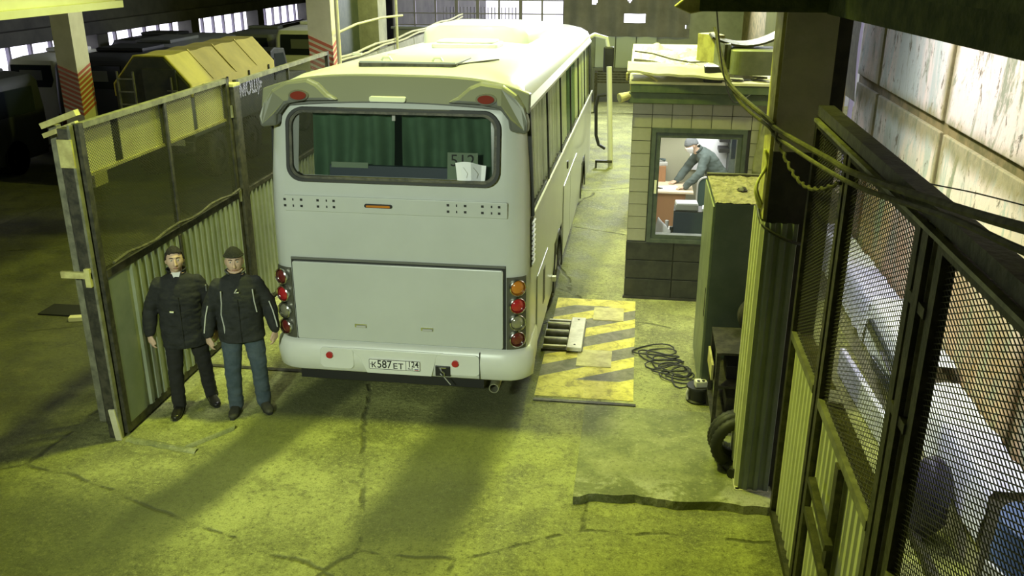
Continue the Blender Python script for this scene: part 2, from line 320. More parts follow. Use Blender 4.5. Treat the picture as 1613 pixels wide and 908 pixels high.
class MB:
    'collects world-space geometry and links it as one mesh object'
    def __init__(s): s.v = []; s.f = []; s.m = []; s.mi = 0
    def add(s, vs, fs):
        b = len(s.v); s.v += [tuple(p) for p in vs]; s.f += [[b + i for i in f] for f in fs]; s.m += [s.mi]*len(fs); return s
    def bx(s, x0, x1, y0, y1, z0, z1):
        return s.add([(x0,y0,z0),(x1,y0,z0),(x1,y1,z0),(x0,y1,z0),(x0,y0,z1),(x1,y0,z1),(x1,y1,z1),(x0,y1,z1)],
                     [(3,2,1,0),(4,5,6,7),(0,1,5,4),(1,2,6,5),(2,3,7,6),(3,0,4,7)])
    def obox(s, c, size, rot):
        R = rot if isinstance(rot, Matrix) else Matrix.Rotation(rot, 3, 'Z')
        hx, hy, hz = [q/2 for q in size]; c = Vector(c)
        P = [c + R @ Vector(q) for q in ((-hx,-hy,-hz),(hx,-hy,-hz),(hx,hy,-hz),(-hx,hy,-hz),(-hx,-hy,hz),(hx,-hy,hz),(hx,hy,hz),(-hx,hy,hz))]
        return s.add(P, [(3,2,1,0),(4,5,6,7),(0,1,5,4),(1,2,6,5),(2,3,7,6),(3,0,4,7)])
    def bar(s, p, q, w, h=None, up=(0, 0, 1)):
        p, q = Vector(p), Vector(q); d = (q - p).normalized(); u = Vector(up)
        if abs(d.dot(u)) > 0.98: u = Vector((0, 1, 0))
        a = d.cross(u).normalized(); b = a.cross(d).normalized(); h = h or w
        P = [e + a*sx*w/2 + b*sy*h/2 for e in (p, q) for sx, sy in ((-1,-1),(1,-1),(1,1),(-1,1))]
        return s.add(P, [(0,1,2,3),(7,6,5,4),(0,4,5,1),(1,5,6,2),(2,6,7,3),(3,7,4,0)])
    def tube(s, pts, r, n=8, cap=True):
        pts = [Vector(p) for p in pts]; R = r if isinstance(r, (list, tuple)) else [r]*len(pts)
        rings = []; a = None
        for i, p in enumerate(pts):
            d = (pts[min(i+1, len(pts)-1)] - pts[max(i-1, 0)]).normalized()
            if a is None:
                a = d.cross(Vector((0, 0, 1)) if abs(d.z) < 0.9 else Vector((0, 1, 0))).normalized()
            else:
                a = (a - d*a.dot(d)).normalized()
            b = d.cross(a)
            rings.append([p + (a*math.cos(2*PI*k/n) + b*math.sin(2*PI*k/n))*R[i] for k in range(n)])
        return s.skin(rings, cap)
    def cyl(s, p, q, r, n=16, r1=None): return s.tube([p, q], [r, r if r1 is None else r1], n)
    def skin(s, rings, cap=True):
        n = len(rings[0]); fs = []
        for i in range(len(rings)-1):
            for k in range(n):
                fs.append((i*n+k, i*n+(k+1)%n, (i+1)*n+(k+1)%n, (i+1)*n+k))
        if cap: fs += [tuple(range(n-1, -1, -1)), tuple((len(rings)-1)*n+k for k in range(n))]
        return s.add([p for r in rings for p in r], fs)
    def grid(s, fn, nu, nv):
        vs = [fn(i/(nu-1), j/(nv-1)) for j in range(nv) for i in range(nu)]
        return s.add(vs, [(j*nu+i, j*nu+i+1, (j+1)*nu+i+1, (j+1)*nu+i) for j in range(nv-1) for i in range(nu-1)])
    def prism(s, poly, axis, a, b):
        'poly: 2D outline; axis x: (y,z), y: (x,z), z: (x,y)'
        def P(u, v, w): return {'x': (w, u, v), 'y': (u, w, v), 'z': (u, v, w)}[axis]
        n = len(poly); vs = [P(u, v, a) for u, v in poly] + [P(u, v, b) for u, v in poly]
        fs = [tuple(range(n-1, -1, -1)), tuple(range(n, 2*n))] + [(i, (i+1)%n, n+(i+1)%n, n+i) for i in range(n)]
        return s.add(vs, fs)
    def ringplate(s, outer, inner, axis, a, b):
        def P(u, v, w): return {'x': (w, u, v), 'y': (u, w, v), 'z': (u, v, w)}[axis]
        n = len(outer); vs = [P(u, v, w) for w in (a, b) for L in (outer, inner) for u, v in L]; fs = []
        for i in range(n):
            j = (i+1) % n
            fs += [(i, j, n+j, n+i), (2*n+i, 3*n+i, 3*n+j, 2*n+j), (i, 2*n+i, 2*n+j, j), (n+i, n+j, 3*n+j, 3*n+i)]
        return s.add(vs, fs)
    def ball(s, c, r, nu=16, nv=10, fn=None):
        c = Vector(c); r = Vector((r, r, r)) if isinstance(r, (int, float)) else Vector(r); rings = []
        for j in range(1, nv):
            t = PI*j/nv
            rings.append([c + Vector((r.x*math.sin(t)*math.cos(2*PI*k/nu), r.y*math.sin(t)*math.sin(2*PI*k/nu), -r.z*math.cos(t))) for k in range(nu)])
        if fn: rings = [[fn(p) for p in q] for q in rings]
        n = nu; vs = [p for q in rings for p in q]; fs = []
        for i in range(len(rings)-1):
            for k in range(n): fs.append((i*n+k, i*n+(k+1)%n, (i+1)*n+(k+1)%n, (i+1)*n+k))
        bot = c + Vector((0, 0, -r.z)); top = c + Vector((0, 0, r.z))
        if fn: bot, top = fn(bot), fn(top)
        vs += [bot, top]; b, t = len(vs)-2, len(vs)-1; o = (len(rings)-1)*n
        fs += [(b, (k+1)%n, k) for k in range(n)] + [(t, o+k, o+(k+1)%n) for k in range(n)]
        return s.add(vs, fs)
    def build(s, name, mat, parent=None, smooth=False, bevel=0.0, kind=None, at=None, angle=0.7, remesh=None, relax=0):
        base = Vector(at) if at is not None else (origin(parent) if parent else None)
        if base is None and not kind == 'structure':
            xs, ys, zs = zip(*s.v); base = Vector(((min(xs)+max(xs))/2, (min(ys)+max(ys))/2, min(zs)))
        if base is None: base = Vector((0, 0, 0))
        me = bpy.data.meshes.new(name)
        me.from_pydata([(x-base.x, y-base.y, z-base.z) for x, y, z in s.v], [], s.f)
        mats = mat if isinstance(mat, (list, tuple)) else [mat]
        for q in mats: me.materials.append(MAT[q])
        if len(mats) > 1: me.polygons.foreach_set('material_index', s.m)
        bm = bmesh.new(); bm.from_mesh(me)
        bmesh.ops.recalc_face_normals(bm, faces=bm.faces)
        bm.to_mesh(me); bm.free()
        o = bpy.data.objects.new(name, me); COL.objects.link(o)
        if parent is None: o.location = base
        else: o.parent = parent
        if remesh:
            md = o.modifiers.new('r', 'REMESH'); md.mode = 'VOXEL'; md.voxel_size = remesh
            if relax:
                sm = o.modifiers.new('s', 'SMOOTH'); sm.iterations = relax; sm.factor = 0.5
            dg = bpy.context.evaluated_depsgraph_get()
            new = bpy.data.meshes.new_from_object(o.evaluated_get(dg)); o.modifiers.clear(); o.data = new
            if not new.materials: new.materials.append(MAT[mats[0]])
            me = new
        if bevel:
            md = o.modifiers.new('b', 'BEVEL'); md.width = bevel; md.segments = 2; md.limit_method = 'ANGLE'; md.angle_limit = 0.6
        if smooth:
            me.shade_smooth()
            if angle < 3: me.set_sharp_from_angle(angle=angle)
        if kind: o['kind'] = kind
        return o

def thing(name, label, cat, loc=(0, 0, 0), group=None):
    o = bpy.data.objects.new(name, None); COL.objects.link(o)
    o.location = loc; o.empty_display_size = 0.1
    o['label'] = label; o['category'] = cat
    if group: o['group'] = group
    return o
def tag(o, label, cat, group=None):
    o['label'] = label; o['category'] = cat
    if group: o['group'] = group
    return o
def struct(name, mb, mat, **k): return mb.build(name, mat, kind='structure', at=(0, 0, 0), **k)
def piece(name, src_mesh, parent, loc):
    o = bpy.data.objects.new(name, src_mesh); COL.objects.link(o); o.parent = parent; o.location = loc; return o

def text(name, body, mat, parent, size, loc, rot, depth=0.002, align='CENTER', shear=0.0, sx=1.0, bold=0.0):
    c = bpy.data.curves.new(name, 'FONT'); c.body = body; c.size = size; c.extrude = depth; c.align_x = align; c.align_y = 'CENTER'; c.shear = shear; c.offset = bold
    t = bpy.data.objects.new(name + '_tmp', c); COL.objects.link(t)
    dg = bpy.context.evaluated_depsgraph_get()
    me = bpy.data.meshes.new_from_object(t.evaluated_get(dg))
    bpy.data.objects.remove(t)
    T = Matrix.Translation(Vector(loc) - (origin(parent) if parent else Vector())) @ rot.to_4x4() @ Matrix.Diagonal((sx, 1, 1, 1))
    me.transform(T)
    me.materials.clear(); me.materials.append(MAT[mat])
    o = bpy.data.objects.new(name, me); COL.objects.link(o)
    if parent: o.parent = parent
    return o
FACE_BACK = Matrix.Rotation(PI/2, 3, 'X')                       # text read from -Y
FACE_RIGHT = Matrix.Rotation(PI/2, 3, 'Z') @ Matrix.Rotation(PI/2, 3, 'X')   # text read from +X

def rrect(x0, x1, z0, z1, r, n=6, arch=0.0):
    P = []
    for cx, cz, a0 in ((x1-r, z1-r, 0), (x0+r, z1-r, 90), (x0+r, z0+r, 180), (x1-r, z0+r, 270)):
        for i in range(n+1):
            a = math.radians(a0 + 90*i/n); P.append((cx + r*math.cos(a), cz + r*math.sin(a)))
    if arch:
        xm = (x0+x1)/2; hw = (x1-x0)/2; zm = (z0+z1)/2
        P = [(x, z + (arch*(1-((x-xm)/hw)**2) if z > zm else 0)) for x, z in P]
    return P

# ================================================================== THE SETTING
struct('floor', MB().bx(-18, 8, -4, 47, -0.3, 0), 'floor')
# raised threshold slab in the gateway, flush with the floor at the track
mb = MB()
n = 26; xs = [-0.36 + 1.66*i/n for i in range(n+1)]
front = [6.55 + 0.05*noise.noise((x*3, 1, 0)) + 0.03*noise.noise((x*11, 2, 0)) - (0.06 if x < -0.25 else 0) for x in xs]
rows = [[(x, f, 0.0) for x, f in zip(xs, front)], [(x, f+0.015, 0.07+0.012*noise.noise((x*7, 0, 3))) for x, f in zip(xs, front)], [(x, 7.2, 0.052) for x in xs], [(x, 8.28, 0.004) for x in xs]]
mb.add([p for r in rows for p in r], [(j*(n+1)+i, j*(n+1)+i+1, (j+1)*(n+1)+i+1, (j+1)*(n+1)+i) for j in range(3) for i in range(n)])
k = len(mb.v); L = [r[0] for r in rows] + [(xs[0], 8.28, 0.0)]; mb.add(L, [tuple(range(len(L)))])
slab = struct('trim_threshold_slab', mb, 'slab')
struct('trim_gate_track', MB().bx(-4.55, -3.3, 8.60, 8.66, 0, 0.012).bx(-0.9, 0.15, 8.30, 8.345, 0, 0.014), 'metal_dark')
mb = MB().bx(-0.90, 0.125, 8.42, 11.28, 0.0, 0.006)
struct('floor_marking', mb, 'hazard')
mb = MB()
for x0, x1, y0, y1 in ((-0.52, -0.13, 9.18, 9.62), (-0.40, -0.02, 10.55, 10.98)): mb.bx(x0, x1, y0, y1, 0.006, 0.016)
struct('floor_marking_patches', mb, 'strap_yellow')
struct('trim_floor_hatch', MB().bx(-7.4, -6.55, 9.75, 10.1, 0, 0.02), 'pit')
struct('trim_floor_hatch_kerb', MB().obox((-6.72, 9.68, 0.03), (0.35, 0.1, 0.05), 0.3), 'cream')
mb = MB()   # broken-up corner of the screed below the gate post
mb.grid(lambda u, v: (-4.62+0.75*u, 6.93 - 0.12*u + 0.10*v + 0.02*noise.noise((u*9, v*3, 0)), 0.002 + 0.03*math.sin(PI*v)*(0.7+0.3*noise.noise((u*13, 0, 1)))), 20, 6)
mb.grid(lambda u, v: (-3.99+0.30*u, 6.86 + 0.42*u + 0.07*v, 0.002 + 0.035*math.sin(PI*v)), 14, 5)
struct('trim_broken_screed', mb, 'slab')

# hall shell
XL, YB, YL = -16.0, 28.5, 46.0
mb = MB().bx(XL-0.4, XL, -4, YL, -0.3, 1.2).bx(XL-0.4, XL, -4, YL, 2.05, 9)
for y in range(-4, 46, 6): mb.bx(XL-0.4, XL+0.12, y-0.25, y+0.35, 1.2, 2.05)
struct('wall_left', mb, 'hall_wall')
n_win = 0
for y in range(-4, 42, 6):
    n_win += 1
    if y < 8: continue
    mb = MB(); 
    for q in range(1, 6): mb.bx(XL-0.25, XL-0.15, y+0.35+q*5.4/6-0.04, y+0.35+q*5.4/6+0.04, 1.2, 2.12)
    mb.bx(XL-0.25, XL-0.15, y+0.35, y+5.75, 1.2, 1.26).bx(XL-0.25, XL-0.15, y+0.35, y+5.75, 2.06, 2.12)
    struct(f'window_{n_win}', mb, 'window_bar')
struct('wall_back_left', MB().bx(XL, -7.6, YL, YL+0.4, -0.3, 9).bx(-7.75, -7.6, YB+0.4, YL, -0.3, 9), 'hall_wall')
mb = MB().bx(-7.6, 1.4, YB, YB+0.4, -0.3, 2.15).bx(-7.6, 1.4, YB, YB+0.4, 4.9, 9).bx(1.4, 8, YB, YB+0.4, -0.3, 9)
struct('wall_back', mb, 'pale_wall')
mb = MB()
for i in range(0, 9):
    x = -7.6 + 5.3*i/8; w = 0.05 if i in (3, 4, 6) else 0.025; mb.bx(x-w, x+w, YB+0.1, YB+0.2, 2.15, 4.9)
for z in (2.2, 2.55, 2.95, 3.4, 3.9, 4.4): mb.bx(-7.6, -2.3, YB+0.12, YB+0.18, z-0.018, z+0.018)
struct('window_9', mb, 'window_bar')
struct('trim_window_9_sill', MB().bx(-7.65, -2.25, YB-0.12, YB+0.02, 2.09, 2.15), 'pale_wall')
mb = MB()
for i in range(22): mb.bx(-6.2+i*0.11, -6.17+i*0.11, YB+0.9, YB+0.93, -0.1, 2.7)
tag(mb.build('railing', 'window_bar'), 'fine upright railing outside the big gridded window at the far end', 'railing')
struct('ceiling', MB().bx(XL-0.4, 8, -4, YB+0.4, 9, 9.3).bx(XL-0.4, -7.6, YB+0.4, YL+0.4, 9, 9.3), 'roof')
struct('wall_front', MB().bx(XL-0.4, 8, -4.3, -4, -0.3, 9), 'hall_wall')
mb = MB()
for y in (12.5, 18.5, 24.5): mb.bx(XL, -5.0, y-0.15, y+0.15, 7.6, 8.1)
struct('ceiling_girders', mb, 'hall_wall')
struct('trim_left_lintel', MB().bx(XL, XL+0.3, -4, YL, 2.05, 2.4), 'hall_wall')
# crane girder over the left bay
struct('beam_yellow', MB().bx(-6.75, -6.35, 2, 10.8, 3.76, 4.5).bx(-6.85, -6.25, 2, 10.8, 3.70, 3.78), 'yellow_beam')

# right corridor wall: cast panels with mouldy joints
WX = 3.0
struct('wall_right', MB().bx(WX+0.03, WX+0.4, -4, 13.2, -0.3, 9).bx(WX+0.03, WX+0.4, 15.6, YB, -0.3, 9).bx(WX+0.03, WX+0.4, 13.2, 15.6, -0.3, 1.0), 'seam')
wr = bpy.data.objects['wall_right']
ys = [-1.5, 1.25, 3.95, 6.65, 9.36, 11.98, 13.2]; zs = [0.0, 2.74, 5.4]
for i in range(6):
    for j in range(2):
        o = MB().bx(WX-0.005-0.006*((i*3+j) % 3), WX+0.05, ys[i]+0.05, ys[i+1]-0.05, zs[j]+0.05, zs[j+1]-0.06).build('wall_panel', 'peel', wr, bevel=0.012)
mb = MB()
for i in range(3): mb.bx(WX+0.12, WX+0.18, 13.2+0.8*i, 13.26+0.8*i, 1.0, 9)
struct('window_10', mb, 'window_bar')
mb = MB().grid(lambda u, v: (2.93 - 0.05*math.sin(PI*v), 12.85+0.62*u - 0.25*v*u, 2.45+1.6*v), 6, 10)
tag(mb.build('hanging_sheet', 'olive_cloth'), 'stiff grey sheet flap hanging off the end of the peeling wall', 'sheet')

# booth-side column and girders above the gateway
mb = MB().bx(1.04, 1.40, 6.9, 7.3, 2.95, 3.98); mb.mi = 1; mb.bx(1.04, 1.40, 6.9, 7.3, 0, 2.95)
mb.mi = 2; mb.bx(1.015, 1.04, 6.93, 7.28, 0.0, 3.98)  # yellow strip: lamp light on the column's left side put into colour
col_r = struct('column_gate', mb, ['dark_concrete', 'black_paint', 'strap_yellow'])
struct('column_gate_strip', MB().bx(1.40, 1.50, 6.92, 7.25, 0, 3.98), 'black_paint')
mb = MB().bx(0.42, 1.45, 6.88, 7.35, 3.95, 4.14).bx(0.55, 1.45, 6.86, 7.4, 4.14, 4.9)
struct('beam_gateway', mb, ['moss'])
P0, P1 = Vector((1.30, 7.0, 0)), Vector((1.62, 3.0, 0)); d = (P1-P0).normalized(); nrm = Vector((-d.y, d.x, 0))*-1
def girder(off, w, z0, z1):
    a = P0 + nrm*off; b = P1 + d*4 + nrm*off
    return MB().prism([(a.x, a.y), (b.x, b.y), (b.x+nrm.x*w, b.y+nrm.y*w), (a.x+nrm.x*w, a.y+nrm.y*w)], 'z', z0, z1)
if nrm.x < 0: nrm = -nrm
struct('beam_crane_lower', girder(0.0, 0.35, 3.94, 4.12), 'moss')
struct('beam_crane_upper', girder(-0.04, 0.45, 4.12, 4.8), 'moss')

struct('light_blocker_crane', MB().bx(1.45, 1.55, -3.5, 10.3, 4.75, 9), 'hall_wall')  # unseen wall added to keep the front sodium lamp off the peeling wall
struct('light_blocker_booth', MB().bx(2.0, 2.1, 10.3, 15.5, 2.88, 9), 'hall_wall')  # added out of view so the aisle lamp misses the corridor wall
# left bay columns with red and white warning stripes
for nm, x0, x1, y0, y1, z0, z1, ns in (('column_near', -5.10, -4.72, 14.0, 14.4, 2.18, 3.00, 9), ('column_far', -10.75, -10.37, 16.0, 16.45, 1.40, 2.22, 9)):
    c = struct(nm, MB().bx(x0, x1, y0, y1, 0, 9), 'cream')
    for i in range(ns):
        zz = z0 + (z1-z0)*i/ns; hgt = (z1-z0)/ns*0.55; sl = 0.16
        q = [(x0, zz+sl), (x1, zz), (x1, zz+hgt), (x0, zz+hgt+sl)]
        MB().prism(q, 'y', y0-0.006, y0).build('warning_stripe', 'red', c)
        q = [(y0, zz), (y1, zz+sl), (y1, zz+sl+hgt), (y0, zz+hgt)]
        MB().prism(q, 'x', x1, x1+0.006).build('warning_stripe', 'red', c)
struct('trim_column_pipe', MB().cyl((-4.62, 14.0, 0), (-4.62, 14.0, 9), 0.035, 10), 'cream')
# low concrete wall between the bus lane and the bays
pw = struct('wall_lane', MB().bx(-5.25, -5.08, 14.6, 26.5, 0, 2.5), 'grout')
for i in range(8):
    y = 14.6 + i*1.49; MB().bx(-5.10, -5.02, y+0.02, y+1.47, 0.0, 2.52).build('wall_panel', 'concrete', pw, bevel=0.008)
struct('column_lane', MB().bx(-5.5, -5.1, 18.0, 18.6, 2.5, 9), 'concrete')
mb = MB()
for dz in (0, 0.07):
    mb.tube([(-5.03, 14.5+i*0.6, 2.58+dz+0.02*math.sin(i*1.3+dz*20)) for i in range(21)], 0.022, 6)
tag(mb.build('wall_pipes', 'board'), 'pair of thin yellowish pipes running along the top of the low lane wall', 'pipe')
mb = MB().tube([(-4.97, 18.9, 4.0), (-4.97, 18.9, 2.35), (-4.97, 18.95, 2.0), (-4.97, 19.3, 1.95), (-4.97, 20.0, 1.9)], 0.03, 6)
tag(mb.build('drain_pipe', 'white_paint'), 'bent white drain pipe running down beside the concrete pier behind the bus', 'pipe')
struct('dark_bay_stand_in', MB().bx(-5.56, -5.5, 16.5, 18.0, 2.3, 6), 'frame_green')  # dark sheet standing in for the unlit hall beyond the opening
mb = MB().tube([(-4.66, 14.1, 3.15), (-4.5, 14.6, 3.25), (-4.3, 15.4, 3.3), (-4.1, 16.0, 3.3)], 0.02, 6)
tag(mb.build('bracket_rod', 'board'), 'thin bent rod sticking out of the striped column beside the bus', 'rod')
mb = MB().tube([(-4.56, 14.05, 2.0), (-4.50, 14.1, 2.2), (-4.5, 14.2, 2.45), (-4.56, 14.3, 2.55)], [0.06, 0.11, 0.11, 0.05], 12)
tag(mb.build('tyre_buffer', 'tyre', smooth=True), 'dark rubber buffer strapped to the foot of the cream striped column', 'buffer')

# torn tarpaulin and sliding doors at the far end of the bus lane
mb = MB().grid(lambda u, v: (-2.28+3.75*u, YB-0.2+0.05*math.sin(u*40), 1.95+3.0*v), 90, 60)
def torn(f):
    x, y, z = [sum(mb.v[i][k] for i in f)/4 for k in range(3)]
    return noise.noise((x*3.2, 4.0, z*1.1)) > 0.36 and z > 2.2 or abs(x+0.15) < 0.32 and 2.35 < z < 2.6
mb.f = [f for f in mb.f if not torn(f)]; mb.m = [0]*len(mb.f)
tag(mb.build('torn_tarpaulin', 'tarp'), 'torn grey violet tarpaulin letting daylight through holes above the far doors', 'tarpaulin')
dr = thing('sliding_door', 'pale blue sliding door leaves at the far end of the bus lane', 'door', (-0.4, YB-0.1, 0))
for i in range(3): MB().bx(-1.3+i*0.62, -0.71+i*0.62, YB-0.14, YB-0.06, 1.02, 2.0).build('door_leaf', 'door_blue', dr, bevel=0.01)
MB().bx(-1.35, 0.6, YB-0.2, YB-0.05, 0.0, 1.02).build('lower_panel', 'coach_grey', dr)
mb = MB()
for i in range(5): mb.bx(-1.2, 0.1, 26.2+0.02*i, 26.22+0.02*i, 0.85+0.07*i, 0.9+0.07*i)
for x in (-1.15, 0.0): mb.bx(x-0.04, x+0.04, 26.15, 26.35, 0, 1.15)
tag(mb.build('pallet_barrier', 'metal_dark'), 'dark slatted barrier standing before the pale blue doors', 'barrier')

# ================================================================== GATES
def mesh_strands(o, u, v, W, H, cw, ch, w, t):
    'diamond mesh of a W x H field: straight flat strands both ways, clipped to the field'
    mb = MB(); o, u, v = Vector(o), Vector(u), Vector(v)
    k = ch/cw; nrm = u.cross(v)
    for s in (1, -1):
        c = -k*W if s > 0 else 0.0
        end = H if s > 0 else H + k*W
        while c < end:
            pts = []
            for x in (0.0, W):
                y = c + s*k*x
                if 0 <= y <= H: pts.append((x, y))
            for y in (0.0, H):
                x = (y - c)/(s*k)
                if 0 < x < W: pts.append((x, y))
            if len(pts) >= 2 and (abs(pts[0][0]-pts[1][0]) > cw*0.2):
                a, b = [o + u*x + v*y for x, y in pts[:2]]
                mb.bar(a + nrm*0.002*s, b + nrm*0.002*s, t, w, up=(v - u*0.0))
            c += ch
    return mb

def corrugated(o, u, H, W, pitch, depth, nrm):
    'trapezoid ribbed sheet standing on o, running W along u'
    o, u, nrm = Vector(o), Vector(u), Vector(nrm); prof = []; x = 0
    while x < W:
        for dx, h in ((0, 0), (0.35, 0), (0.5, 1), (0.85, 1)):
            if x + dx*pitch <= W: prof.append((x + dx*pitch, h*depth))
        x += pitch
    prof.append((W, 0)); mb = MB(); n = len(prof); th = 0.004
    up = Vector((0, 0, 1))
    vs = [o + u*x + nrm*h + up*z + nrm*q for q in (0, -th) for z in (0, H) for x, h in prof]
    fs = [(i, i+1, n+i+1, n+i) for i in range(n-1)] + [(2*n+i, 3*n+i, 3*n+i+1, 2*n+i+1) for i in range(n-1)]
    return mb.add(vs, fs)

# --- left leaf, swung open along the lane
GX = -4.67
g = thing('gate_leaf', 'open gate leaf with yellowed plastic panes over mesh, behind the two standing men', 'gate', (GX, 7.05, 0))
for y in (7.08, 9.98): MB().bx(GX-0.03, GX+0.03, y-0.035, y+0.035, 0.03, 2.98).build('stile', 'metal_dark', g)
MB().bx(GX-0.03, GX+0.03, 7.11, 9.95, 2.93, 2.98).build('rail', 'metal_edge', g)
MB().bx(GX-0.035, GX+0.035, 7.11, 9.95, 1.58, 1.65).build('rail', 'metal_dark', g)
MB().bx(GX-0.03, GX+0.03, 7.11, 9.95, 0.03, 0.11).build('rail', 'metal_dark', g)
MB().bx(GX-0.02, GX+0.03, 8.50, 8.54, 1.65, 2.93).build('mullion', 'metal_dark', g)
MB().bx(GX+0.03, GX+0.05, 8.44, 8.48, 0.11, 1.58).build('mullion', 'metal_dark', g)
mesh_strands((GX+0.01, 7.11, 1.65), (0, 1, 0), (0, 0, 1), 2.84, 1.28, 0.040, 0.027, 0.003, 0.002).build('mesh', 'mesh_olive', g, kind='stuff')
for y0, y1 in ((7.13, 7.62), (7.75, 8.49), (8.55, 9.18), (9.27, 9.92)):
    MB().bx(GX-0.035, GX-0.027, y0, y1, 2.52, 2.93).build('plastic_pane', 'poly_yellow', g)
MB().bx(GX-0.05, GX-0.01, 7.11, 9.95, 2.50, 2.525).build('pane_ledge', 'strap_yellow', g)
corrugated((GX+0.02, 7.44, 0.11), (0, 1, 0), 1.47, 1.0, 0.125, 0.022, (1, 0, 0)).build('corrugated_sheet', 'corr', g)
corrugated((GX+0.02, 8.48, 0.11), (0, 1, 0), 1.47, 1.45, 0.125, 0.022, (1, 0, 0)).build('corrugated_sheet', 'corr', g)
MB().bx(GX+0.018, GX+0.026, 7.11, 7.43, 0.11, 1.58).build('flat_sheet', 'corr_blue', g)
mb = MB().tube([(GX+0.06, 7.2+i*0.25, 1.70 + 0.02*math.sin(i*1.7)) for i in range(12)], 0.013, 6)
mb.build('hand_line', 'cable', g)

p = thing('gate_post', 'battered steel gate post with a yellow bracket on top, left of the two men', 'post', (-4.85, 7.1, 0))
MB().bx(-4.80, -4.70, 6.98, 7.10, 0, 2.95).build('post', 'metal_dark', p, bevel=0.008)
MB().bx(-4.695, -4.672, 6.97, 7.02, 0, 2.98).build('edge_strip', 'metal_edge', p)
MB().bar((-5.02, 7.28, 0.02), (-4.96, 7.20, 2.94), 0.07, 0.07).build('post', 'metal_edge', p)
MB().bar((-4.90, 7.18, 0.05), (-4.88, 7.14, 2.85), 0.05, 0.05).build('post', 'metal_dark', p)
MB().obox((-4.86, 7.14, 3.00), (0.36, 0.07, 0.05), Matrix.Rotation(-0.35, 3, 'Y')).obox((-4.84, 7.10, 2.92), (0.34, 0.05, 0.04), Matrix.Rotation(-0.35, 3, 'Y')).build('bracket', 'strap_yellow', p)
MB().bx(-4.80, -4.67, 6.955, 6.975, 2.62, 2.86).build('sign_plate', 'strap_yellow', p)
MB().bx(-4.98, -4.69, 6.95, 6.98, 1.62, 1.68).bx(-4.74, -4.69, 6.93, 6.97, 1.55, 1.72).build('latch', 'strap_yellow', p)
MB().bar((-4.69, 6.96, 0.0), (-4.72, 6.96, 0.32), 0.06, 0.02).build('splash_board', 'board', p)

h = thing('gate_post', 'dark gate post between the pane topped leaf and the plain mesh section', 'post', (GX, 10.1, 0))
MB().bx(GX-0.07, GX+0.07, 10.03, 10.20, 0, 2.88).build('post', 'metal_dark', h, bevel=0.01)
MB().bx(GX-0.075, GX+0.075, 10.02, 10.21, 2.88, 2.91).build('cap', 'strap_yellow', h)
for z in (0.5, 1.6, 2.6): MB().cyl((GX+0.03, 10.005, z-0.07), (GX+0.03, 10.005, z+0.07), 0.022, 8).build('hinge', 'metal_edge', h)
f = thing('fence_section', 'plain mesh and corrugated fence section running behind the bus to the striped column', 'fence', (GX, 10.25, 0))
for y in (10.26, 13.55): MB().bx(GX-0.025, GX+0.025, y-0.03, y+0.03, 0.03, 2.93).build('stile', 'metal_dark', f)
for z in (2.90, 1.60, 0.06): MB().bx(GX-0.025, GX+0.025, 10.29, 13.52, z-0.025, z+0.025).build('rail', 'metal_edge' if z > 2 else 'metal_dark', f)
MB().bx(GX-0.015, GX+0.02, 11.9, 11.93, 1.62, 2.88).build('mullion', 'metal_dark', f)
mesh_strands((GX, 10.29, 1.625), (0, 1, 0), (0, 0, 1), 3.23, 1.25, 0.055, 0.037, 0.003, 0.002).build('mesh', 'mesh_olive', f, kind='stuff')
corrugated((GX, 10.29, 0.085), (0, 1, 0), 1.49, 3.23, 0.125, 0.022, (1, 0, 0)).build('corrugated_sheet', 'corr', f)

# --- right leaves, mesh over ribbed sheet
RX = 1.28
def right_leaf(label, y0, y1, cell, sheet):
    g = thing('mesh_gate_leaf', label, 'gate', (RX, y1, 0))
    for y in (y0+0.035, y1-0.035): MB().bx(RX-0.03, RX+0.03, y-0.035, y+0.035, 0.03, 3.27).build('stile', 'metal_dark', g)
    MB().bx(RX-0.03, RX+0.03, y0+0.07, y1-0.07, 3.21, 3.27).build('rail', 'metal_dark', g)
    MB().bx(RX-0.035, RX+0.02, y0+0.07, y1-0.07, 1.62, 1.68).build('rail', 'metal_edge', g)
    MB().bx(RX-0.03, RX+0.03, y0+0.07, y1-0.07, 0.03, 0.10).build('rail', 'metal_dark', g)
    MB().grid(lambda u, v: (RX+0.02+0.10*v, y0+0.07+(y1-y0-0.14)*u, 1.655+0.012*noise.noise((u*14, v*4, y0))), 24, 4).build('dusty_ledge', 'rust_top', g)
    mesh_strands((RX, y0+0.07, 1.68), (0, 1, 0), (0, 0, 1), y1-y0-0.14, 1.53, cell, 0.026, 0.0045, 0.003).build('mesh', 'mesh_dark', g, kind='stuff')
    if sheet:
        n = 2; w = (y1-y0-0.14)/n
        for i in range(n): corrugated((RX+0.02, y0+0.07+w*i+0.005, 0.10), (0, 1, 0), 1.52, w-0.01, 0.11, 0.014, (-1, 0, 0)).build('ribbed_sheet', 'corr_yellow', g)
    return g
right_leaf('narrow dark mesh gate leaf next to the black lower half of the column', 5.50, 6.55, 0.055, True)
ga = right_leaf('middle mesh gate leaf over pale ribbed sheet, with the two sliding bolts', 3.97, 5.45, 0.058, True)
right_leaf('nearest coarse mesh gate leaf, cut off by the edge of the view', 1.6, 3.72, 0.060, True)
for dz in (0, 0.22): MB().bar((RX-0.06, 5.15, 1.0+dz), (RX-0.06, 4.55, 0.92+dz), 0.045, 0.045).build('sliding_bolt', 'metal_dark', ga)
MB().bx(RX-0.05, RX-0.01, 4.62, 4.70, 0.1, 1.62).build('stiffener', 'metal_dark', ga)
MB().bx(RX-0.06, RX-0.05, 4.64, 4.68, 0.62, 0.72).build('bolt_plate', 'plug', ga)
q = thing('gate_post', 'pale edged steel post standing between the two right mesh leaves', 'post', (RX, 3.85, 0))
